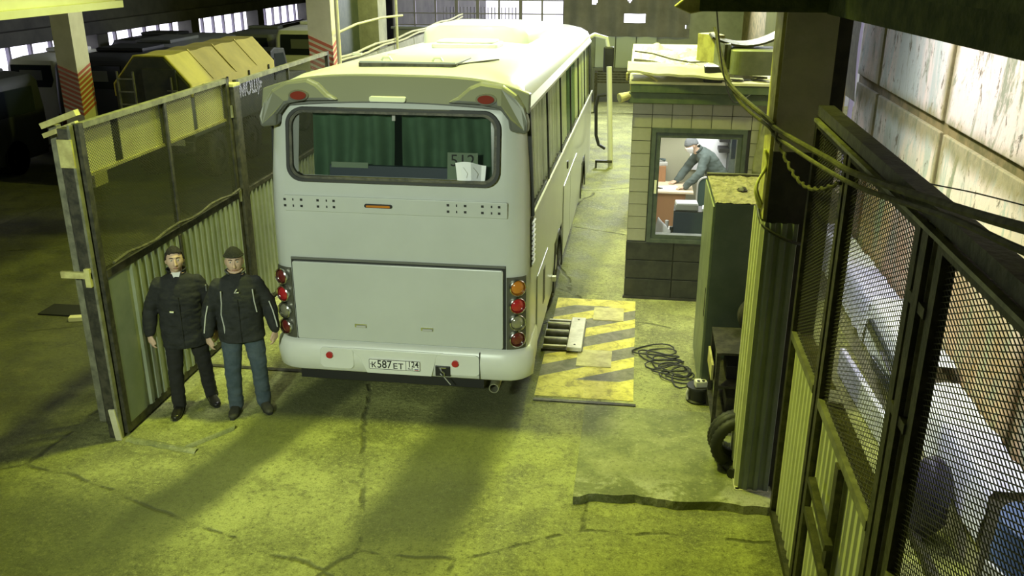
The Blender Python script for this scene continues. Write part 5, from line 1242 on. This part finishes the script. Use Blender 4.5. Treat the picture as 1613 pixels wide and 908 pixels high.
for k, (x, y) in enumerate(((1.10, 9.05), (1.32, 8.72))): MB().ball((x, y, 2.12), (0.05, 0.07, 0.03), 8, 6, fn=lambda p: p + Vector((0.02*noise.noise(p*30), 0, 0.01*noise.noise(p*40)))).build('debris_lump', 'metal_dark' if k == 0 else 'rust_top', lk)
ra = thing('tool_rack', 'low dark steel rack with triangular gussets against the locker front', 'rack', (1.1, 8.25, 0))
for x in (0.88, 1.40):
    for y in (7.85, 8.45): MB().bx(x-0.018, x+0.018, y-0.018, y+0.018, 0, 0.86).build('leg', 'metal_dark', ra)
for z in (0.84, 0.50, 0.16): MB().bx(0.86, 1.42, 7.84, 8.47, z, z+0.022).build('shelf', 'metal_dark', ra)
for z in (0.84, 0.50):
    MB().prism([(7.87, z), (7.87, z-0.2), (8.05, z)], 'x', 0.868, 0.874).build('gusset', 'locker_side', ra)
MB().bx(0.84, 0.86, 8.0, 8.45, 0.50, 0.66).build('side_plate', 'strap_yellow', ra)
wt = thing('wheel_rim', 'round black wheel standing on the rack, half hidden by the cladding', 'wheel', (1.25, 8.3, 0.862))
MB().skin([[(1.27 + 0.0, 8.3+yy, 1.06) for yy in (0,)]*0 or [(1.27 + r*math.cos(q), 8.3+yy, 1.06 + r*math.sin(q)) for q in [2*PI*k/24 for k in range(24)]] for yy, r in ((-0.06, 0.10), (-0.07, 0.17), (-0.05, 0.195), (0.05, 0.195), (0.07, 0.17))]).build('tyre', 'tyre', wt, smooth=True)
MB().cyl((1.27, 8.225, 1.06), (1.27, 8.25, 1.06), 0.09, 16).build('hub', 'metal_dark', wt)
for k, (x, z, L, m_, lab) in enumerate(((0.98, 0.522, 0.16, 'black', 'small black toolbox on the middle shelf of the rack'), (1.18, 0.522, 0.2, 'locker', 'grey green tin on the middle shelf of the rack'), (1.0, 0.182, 0.22, 'metal_dark', 'dark steel block on the bottom shelf of the rack'))):
    tag(MB().bx(x, x+L, 8.0, 8.3, z, z+0.14).build('toolbox' if k == 0 else 'tin' if k == 1 else 'steel_block', m_, bevel=0.01), lab, 'box')
# ribbed hose coil
def ribbed(pts, r, pitch):
    P = [Vector(p) for p in pts]; out = []; rad = []
    for i in range(len(P)-1):
        L = (P[i+1]-P[i]).length; m_ = max(2, int(L/pitch*2))
        for k in range(m_): out.append(P[i].lerp(P[i+1], k/m_)); rad.append(r if (len(out) % 2) else r*0.86)
    return MB().tube(out, rad, 10)
pts = []
for i in range(90):
    a = 0.22*i - 2.2; rr = 0.20 + 0.012*math.sin(i*0.3); z = 0.30 + rr*math.sin(a)*0.92
    pts.append((1.02 + rr*math.cos(a)*0.9, 7.42 - 0.0028*i + 0.05*math.cos(a), max(z, 0.075)))
hs = ribbed(pts, 0.055, 0.028)
tag(hs.build('ribbed_hose', 'hose', smooth=True, angle=1.2), 'thick black ribbed hose coiled upright at the foot of the cladding', 'hose')
hp = ribbed([(0.98+0.03*math.sin(k*0.5), 6.98+0.02*k, 0.10+0.0*k) for k in range(12)], 0.05, 0.028)
tag(hp.build('hose_end', 'hose', smooth=True, angle=1.2), 'short loose end of black hose lying against the cladding', 'hose')
# extension cord on the slab and drum
pts = []
random.seed(3)
cx, cy = 0.42, 9.72
for i in range(150):
    a = i*0.42; t = i/149; pts.append((0.36 + 0.30*t + (0.20+0.06*math.sin(i*0.21))*math.cos(a)*(1.1-0.3*t), 9.72 - 0.85*t + (0.13+0.05*math.sin(i*0.37))*math.sin(a + 0.5*math.sin(i*0.13)), 0.012 + 0.012*(1+math.sin(i*0.9))))
cd = MB().tube(pts, 0.0085, 6)
tag(cd.build('extension_cord', 'cable_black', smooth=True), 'long black extension cord tangled in loops on the concrete by the locker', 'cord')
dm = thing('cable_drum', 'squat black cable drum with a cream plug on top, left of the rack', 'drum', (0.78, 8.55, 0))
MB().skin([[(0.78 + r*math.cos(q), 8.55 + r*math.sin(q), z) for q in [2*PI*k/24 for k in range(24)]] for z, r in ((0.0, 0.115), (0.02, 0.12), (0.03, 0.10), (0.14, 0.10), (0.15, 0.12), (0.17, 0.115))]).build('drum', 'black', dm, smooth=True)
MB().obox((0.80, 8.53, 0.205), (0.12, 0.09, 0.07), 0.2).build('socket_block', 'plug', dm, bevel=0.01)
for k in range(2): MB().cyl((0.775+0.05*k, 8.50+0.01*k, 0.24), (0.775+0.05*k, 8.50+0.01*k, 0.246), 0.016, 10).build('socket', 'black', dm)
MB().tube([(0.68, 8.50, 0.03), (0.665, 8.5, 0.10), (0.68, 8.5, 0.15)], 0.012, 6).build('carry_loop', 'plug', dm)
# roller unit sunk beside the bus wheel
ru = thing('brake_roller_unit', 'brake tester rollers with a white cover plate beside the bus', 'roller unit', (-0.75, 10.0, 0))
MB().bx(-0.95, -0.47, 9.55, 10.45, 0.004, 0.03).build('frame', 'metal_dark', ru)
for y in (9.72, 9.95, 10.18): MB().cyl((-0.93, y, 0.06), (-0.66, y, 0.06), 0.05, 14).build('roller', 'metal_edge', ru, smooth=True)
MB().obox((-0.565, 9.98, 0.055), (0.17, 0.92, 0.05), 0.0).build('cover_plate', 'white_paint', ru, bevel=0.006)
for y in (9.6, 10.36): MB().cyl((-0.565, y, 0.08), (-0.565, y, 0.085), 0.014, 8).build('bolt', 'metal_dark', ru)
MB().bx(-0.93, -0.66, 9.58, 9.62, 0.03, 0.06).bx(-0.93, -0.66, 10.36, 10.40, 0.03, 0.06).build('end_bar', 'white_paint', ru)
# hanging clothes beside the booth window, rag on the column
mb = MB().grid(lambda u, v: (1.52+0.36*u + 0.05*v*(u-0.5), 11.34 + 0.04*math.sin(u*9+v*3) - 0.02*v, 2.45 - 0.72*v + 0.06*abs(u-0.5)), 20, 14)
o = mb.build('hanging_coat', 'olive_cloth', smooth=True, angle=4); o.modifiers.new('t', 'SOLIDIFY').thickness = 0.05
tag(o, 'olive coat hanging in the corner right of the booth window', 'coat')
mb = MB().grid(lambda u, v: (0.99+0.03*math.sin(v*7), 6.95+0.12*u*(0.4+v) + 0.02*math.sin(u*7), 2.95-0.42*v - 0.08*u*v), 8, 12)
o = mb.build('hanging_rag', 'rag', smooth=True, angle=4); o.modifiers.new('t', 'SOLIDIFY').thickness = 0.012
tag(o, 'dusty yellow rag hanging from the left edge of the column', 'rag')
# cables strung from the duct past the column and along the mesh gates
def strung(nm, lab, pts, r, m_='cable'):
    P = [Vector(p) for p in pts]; out = []
    for i in range(len(P)-1):
        p0, p1, p2, p3 = P[max(i-1, 0)], P[i], P[i+1], P[min(i+2, len(P)-1)]
        for k in range(8):
            t = k/8; out.append(0.5*((2*p1) + (p2-p0)*t + (2*p0-5*p1+4*p2-p3)*t*t + (3*p1-p0-3*p2+p3)*t**3))
    out.append(P[-1])
    return tag(MB().tube(out, r, 8).build(nm, m_, smooth=True), lab, 'cable')
strung('strung_cable', 'thickest dusty cable strung from the duct past the column to the mesh gates', [(0.72, 8.9, 3.62), (0.78, 8.2, 3.30), (0.99, 7.0, 3.17), (1.03, 6.75, 3.14), (1.18, 5.75, 3.16), (1.19, 5.0, 3.23), (1.20, 3.7, 3.42), (1.19, 2.85, 3.56), (1.18, 2.0, 3.72)], 0.019)
strung('strung_cable', 'dark cable sagging just below the thickest strung cable', [(0.70, 9.0, 3.68), (0.83, 8.0, 3.22), (1.0, 6.95, 3.12), (1.03, 6.7, 3.09), (1.18, 5.1, 3.16), (1.19, 3.5, 3.41), (1.19, 2.8, 3.50), (1.18, 2.0, 3.62)], 0.014)
tw = []
for i in range(40):
    t = i/39; tw.append((1.02+0.17*t+0.008*math.cos(i*1.9), 6.75-1.45*t, 3.11-0.20*math.sin(PI*t*0.95)+0.03*t+0.008*math.sin(i*1.9)))
strung('strung_cable', 'twisted cord hanging in a slack bow below the cables at the column', tw, 0.011)
strung('strung_cable', 'thin wire running from the girder down to the booth corner', [(0.55, 7.0, 3.95), (0.72, 8.0, 3.4), (1.0, 9.6, 2.9), (1.35, 11.2, 2.75)], 0.006, 'cable_black')
strung('strung_cable', 'black cable lashed round the top of the column cladding', [(1.02, 7.35, 2.46), (1.0, 6.9, 2.40), (1.1, 6.78, 2.34), (1.25, 6.78, 2.28), (1.4, 6.85, 2.25)], 0.013, 'cable_black')
strung('strung_cable', 'thin slack wire drooping in front of the peeling wall', [(1.42, 6.8, 3.1), (1.8, 6.4, 2.92), (2.2, 6.0, 2.9), (2.6, 5.2, 2.95), (2.9, 4.6, 3.1)], 0.005, 'cable_black')
# tall white pipe with hose by the bus door
sp = thing('stand_pipe', 'tall white stand pipe with a black hose by the far end of the bus', 'pipe', (-0.47, 19.2, 0))
MB().cyl((-0.47, 19.2, 0), (-0.58, 19.2, 2.12), 0.055, 12).build('pipe', 'white_pipe', sp, smooth=True)
MB().tube([(-0.62, 19.15, 1.55), (-0.78, 19.15, 1.52), (-0.82, 19.15, 1.3), (-0.80, 19.15, 0.7), (-0.74, 19.15, 0.5), (-0.60, 19.15, 0.42)], 0.035, 8).build('hose', 'black', sp, smooth=True)
MB().bx(-0.80, -0.44, 19.1, 19.18, 0.12, 0.17).bx(-0.80, -0.76, 19.1, 19.18, 0, 0.15).build('foot_bracket', 'metal_dark', sp)

# ================================================================== ALONG THE PEELING WALL
lg = thing('wrapped_ledge', 'long white plastic wrapped ledge at the foot of the peeling wall', 'ledge', (2.7, 9.0, 0))
for i, (y0, y1, z) in enumerate(((5.9, 7.65, 0.78), (7.75, 9.5, 0.88), (9.55, 11.2, 0.82), (11.25, 12.6, 0.80))):
    MB().grid(lambda u, v: (2.62 + (0.33*(v-0.5)*2 if v > 0.5 else 0.0) - 0.05*(0.5-min(v, 0.5)) + 0.02*noise.noise((u*9, v*5, i)), y0+(y1-y0)*u, (0.34 + (z-0.34)*min(1, v*2)) + 0.035*noise.noise((u*8, v*4, i+7))), 34, 12).build('wrap_sheet', 'sheet', lg, smooth=True, angle=4)
MB().bx(2.64, 2.95, 5.9, 12.6, 0, 0.70).build('base', 'dark_concrete', lg)
for i, (y0, y1, z) in enumerate(((7.9, 9.3, 0.62), (7.7, 9.0, 0.40))):
    o = MB().obox((2.575, (y0+y1)/2, z), (0.05, y1-y0, 0.11), Matrix.Rotation(0.06*(1-i*2), 3, 'X')).build('glossy_panel', 'dark_glass', bevel=0.01)
    tag(o, ('upper' if i == 0 else 'lower') + ' glossy dark strip leaning on the white ledge behind the mesh', 'panel')
tag(MB().obox((2.42, 8.3, 0.16), (0.06, 2.2, 0.30), 0.05).build('white_panel', 'sheet', bevel=0.01), 'flat white panel standing on edge before the wrapped ledge', 'panel')
mb = MB().ball((2.42, 6.45, 0.36), (0.16, 0.22, 0.36), 20, 14, fn=lambda p: p + Vector((0.05*noise.noise(p*5), 0.05*noise.noise(p*5+Vector((3, 0, 0))), 0.06*noise.noise(p*4))) + Vector((0, 0, 0.25*max(0, p.z-0.65))))
tag(mb.build('stuffed_bag', 'bag', smooth=True, angle=4), 'dark violet stuffed bag slumped against the white ledge', 'bag')
dr2 = thing('blue_drum', 'blue drum with a white label at the far right by the wall', 'drum', (2.71, 5.30, 0))
MB().skin([[(2.71 + r*math.cos(q)*0.88, 5.30 + r*math.sin(q), z) for q in [2*PI*k/24 for k in range(24)]] for z, r in ((0, 0.27), (0.3, 0.28), (0.32, 0.29), (0.34, 0.28), (0.62, 0.28), (0.64, 0.29), (0.66, 0.28), (0.92, 0.27), (0.93, 0.25))]).build('drum', 'blue', dr2, smooth=True)
MB().obox((2.475, 5.20, 0.5), (0.02, 0.26, 0.22), 0.35).build('label', 'paper', dr2)
MB().cyl((2.71, 5.3, 0.93), (2.71, 5.3, 0.96), 0.04, 10).build('bung', 'black', dr2)
tag(MB().bx(2.30, 2.36, 4.2, 6.6, 0.03, 0.10).build('floor_pipe', 'metal_dark'), 'dark pipe lying on the corridor floor along the wrapped ledge', 'pipe')

# ================================================================== PARKED VEHICLES IN THE BAYS
tr = thing('recovery_truck', 'drab green truck with an ochre tarpaulin roof and lettering on its flank', 'truck', (-9.15, 18.6, 0))
TX0, TX1, TY0, TY1 = -9.9, -8.4, 16.4, 20.6
MB().prism([(TX0, 0.95), (TX1, 0.95), (TX1, 1.94), (-8.86, 2.46), (-9.44, 2.46), (TX0, 1.94)], 'y', TY0, TY1).build('box_body', 'truck_green', tr, bevel=0.02)
n8 = 28
def canv(u, v):
    P = [(TX1+0.03, 1.72), (TX1+0.03, 1.96), (-8.84, 2.49), (-9.46, 2.49), (TX0-0.03, 1.96), (TX0-0.03, 1.72)]
    k = v*5; i = min(int(k), 4); t = k-i; x = P[i][0]*(1-t)+P[i+1][0]*t; z = P[i][1]*(1-t)+P[i+1][1]*t
    rib = 0.02*math.sin(u*5*PI)**2
    return (x, TY0+0.02+(TY1-TY0-0.04)*u, z + 0.004 - (rib if 0.2 < v < 0.8 else 0))
o = MB().grid(canv, 50, 26).build('tarpaulin', 'canvas', tr, smooth=True, angle=0.6); o.modifiers.new('t', 'SOLIDIFY').thickness = 0.03
for y in (17.4, 18.5, 19.6): MB().bar((TX1+0.035, y, 1.96), (-8.86, y, 2.515), 0.05, 0.02).build('tarpaulin_strap', 'canvas', tr)
for y in (16.9, 18.0, 19.1, 20.2): MB().bx(TX1+0.04, TX1+0.06, y-0.02, y+0.02, 1.74, 1.92).build('strap_end', 'truck_green', tr)
text('flank_lettering', 'МОЩЬ', 'plate_white', tr, 0.42, (TX1+0.012, 19.2, 1.54), FACE_RIGHT, 0.004, sx=0.92, bold=0.016)
rd = MB().bx(-9.30, -8.62, TY0-0.03, TY0, 1.25, 2.25).build('rear_door', 'truck_green', tr, bevel=0.015)
MB().bar((-8.72, TY0-0.045, 1.5), (-8.72, TY0-0.045, 2.1), 0.025).bar((-8.82, TY0-0.045, 1.85), (-8.62, TY0-0.045, 1.85), 0.025).build('door_bar', 'metal_edge', rd)
la = MB()
for x in (-9.78, -9.46): la.bar((x, TY0-0.07, 1.0), (x, TY0-0.07, 2.2), 0.03)
la.build('ladder_rail', 'metal_edge', tr)
for k in range(5): MB().bar((-9.78, TY0-0.07, 1.1+0.24*k), (-9.46, TY0-0.07, 1.1+0.24*k), 0.025).build('ladder_rung', 'metal_edge', tr)
MB().bx(-9.6, -8.7, TY0+0.1, 23.2, 0.62, 0.95).build('chassis', 'metal_dark', tr)
MB().bx(-9.85, -8.45, TY0-0.02, TY0+0.08, 0.68, 0.86).build('rear_beam', 'metal_dark', tr)
MB().bx(-8.75, -8.42, 18.0, 18.5, 0.5, 0.9).build('tool_chest', 'truck_green', tr)
MB().bx(-8.95, -8.60, TY0-0.05, TY0-0.03, 0.80, 0.92).build('rear_plate', 'white_paint', tr)
for yc in (17.35, 19.1, 22.4):
    for s, xo in ((1, TX1+0.02), (-1, TX0-0.02)):
        w = MB(); w.skin([[(xo - s*dx, yc + r*math.cos(q), 0.46 + r*math.sin(q)) for q in [2*PI*k/24 for k in range(24)]] for dx, r in ((0.34, 0.40), (0.32, 0.46), (0.05, 0.46), (0.0, 0.41), (0.0, 0.27), (0.04, 0.25))])
        wo = w.build('wheel', 'tyre', tr, smooth=True)
        tb_ = MB()
        for k in range(24):
            q = 2*PI*k/24; tb_.obox((xo-s*0.12, yc+0.455*math.cos(q), 0.46+0.455*math.sin(q)), (0.22, 0.05, 0.05), Matrix.Rotation(q, 3, 'X'))
        tb_.build('tread_blocks', 'tyre', wo, kind='stuff')
        MB().cyl((xo-s*0.10, yc, 0.46), (xo+s*0.03, yc, 0.46), 0.15, 14, 0.09).build('hub', 'metal_dark', wo)
cabp = [(20.75, 0.9), (20.75, 2.15), (21.0, 2.22), (21.6, 2.15), (21.85, 1.55), (23.0, 1.45), (23.15, 0.9)]
MB().prism(cabp, 'x', TX0+0.1, TX1-0.1).build('cab', 'truck_green', tr, bevel=0.03)
MB().prism([(20.95, 1.6), (20.95, 2.08), (21.5, 2.05), (21.7, 1.6)], 'x', TX1-0.11, TX1-0.09).build('cab_window', 'dark_glass', tr)
for x in (-8.55, -9.75): MB().bx(x-0.03, x+0.15, 20.66, 20.72, 1.5, 2.0).build('side_mirror', 'black', tr)

def coach(label, x0, x1, y0, y1, h, paint, badge=False, group=None):
    c = thing('parked_coach', label, 'bus', ((x0+x1)/2, y0, 0), group)
    w = x1-x0; rs = []
    for z, k in ((0.25, 0.97), (0.8, 1.0), (h*0.60, 1.0), (h*0.90, 0.96), (h*0.97, 0.88), (h, 0.6)):
        r = rrect(x0+(1-k)*w/2, x1-(1-k)*w/2, y0+(1-k)*0.6, y1-(1-k)*0.6, 0.15); rs.append([(x, y, z) for x, y in r])
    MB().skin(rs).build('body', paint, c, smooth=True, angle=0.6)
    win = MB().prism([((x0+x1)/2+x, z) for x, z in ((-w*0.36, h*0.93), (w*0.36, h*0.93), (w*0.38, h*0.78), (w*0.33, h*0.71), (-w*0.33, h*0.71), (-w*0.38, h*0.78))], 'y', y0-0.012, y0+0.05).build('rear_window', 'dark_glass', c, bevel=0.01)
    MB().bx(x0+w*0.3, x1-w*0.3, y0-0.02, y0-0.012, h*0.78, h*0.88).build('window_sign', 'coach_grey', win)
    for s in (x0+0.02, x1-0.02):
        sw = MB().bx(s-0.03, s+0.03, y0+0.4, y1-0.4, h*0.60, h*0.86).build('side_glass', 'dark_glass', c)
    for s in (x0+w*0.08, x1-w*0.08): MB().bx(s-0.05, s+0.05, y0-0.015, y0+0.02, 0.55, 0.95).build('tail_lamp', 'dark_red_lens', c)
    MB().bx(x0+0.05, x1-0.05, y0-0.05, y0+0.1, 0.28, 0.5).build('bumper', paint, c, bevel=0.02)
    MB().bx((x0+x1)/2-0.2, (x0+x1)/2+0.2, y0-0.06, y0-0.05, 0.36, 0.45).build('number_plate', 'coach_white', c)
    MB().bx(x0+w*0.2, x1-w*0.2, y0+1.2, min(y1-0.5, y0+2.8), h, h+0.09).build('roof_unit', paint, c, bevel=0.03)
    for yc in (y0+1.2, y1-1.2):
        for xo in (x0+0.1, x1-0.1):
            wv = MB().cyl((xo-0.12, yc, 0.35), (xo+0.12, yc, 0.35), 0.35, 18).build('wheel', 'tyre', c)
            MB().cyl((xo-0.125, yc, 0.35), (xo+0.125, yc, 0.35), 0.16, 12).build('hub', 'metal_edge', wv)
    if badge:
        cx = (x0+x1)/2 - 0.15; z = h*0.62
        b = MB().ringplate([(cx+0.09*math.cos(a), z+0.05*math.sin(a)) for a in [2*PI*k/20 for k in range(20)]], [(cx+0.078*math.cos(a), z+0.04*math.sin(a)) for a in [2*PI*k/20 for k in range(20)]], 'y', y0-0.02, y0)
        b.bar((cx-0.04, y0-0.012, z-0.035), (cx-0.015, y0-0.012, z+0.035), 0.014, 0.014).bar((cx+0.015, y0-0.012, z-0.035), (cx+0.04, y0-0.012, z+0.035), 0.014, 0.014).bar((cx-0.03, y0-0.012, z), (cx+0.03, y0-0.012, z), 0.012, 0.012)
        b.build('badge', 'coach_grey', c)
    return c
coach('pale coach with an oval badge, parked behind the near striped column', -9.75, -8.05, 24.0, 28.2, 2.42, 'coach_white', True)
coach('grey coach with a half hidden rear window just behind the truck roof', -13.1, -11.5, 21.2, 26.0, 2.12, 'coach_grey')
coach('dark coach parked between the far striped column and the truck', -12.42, -10.55, 18.2, 20.9, 2.22, 'coach_dark')
coach('pale coach mostly hidden behind the far striped column', -13.8, -12.5, 18.6, 20.9, 2.15, 'coach_white')
coach('dark coach at the far left edge under the window strip', -14.9, -12.5, 15.6, 18.0, 1.98, 'coach_dark')
coach('grey coach whose roof shows above the middle of the truck tarpaulin', -12.2, -10.6, 26.2, 28.3, 2.1, 'coach_grey')
coach('dark coach in the far corner under the last windows of the left bay', -15.6, -13.6, 25.8, 28.3, 1.9, 'coach_dark')
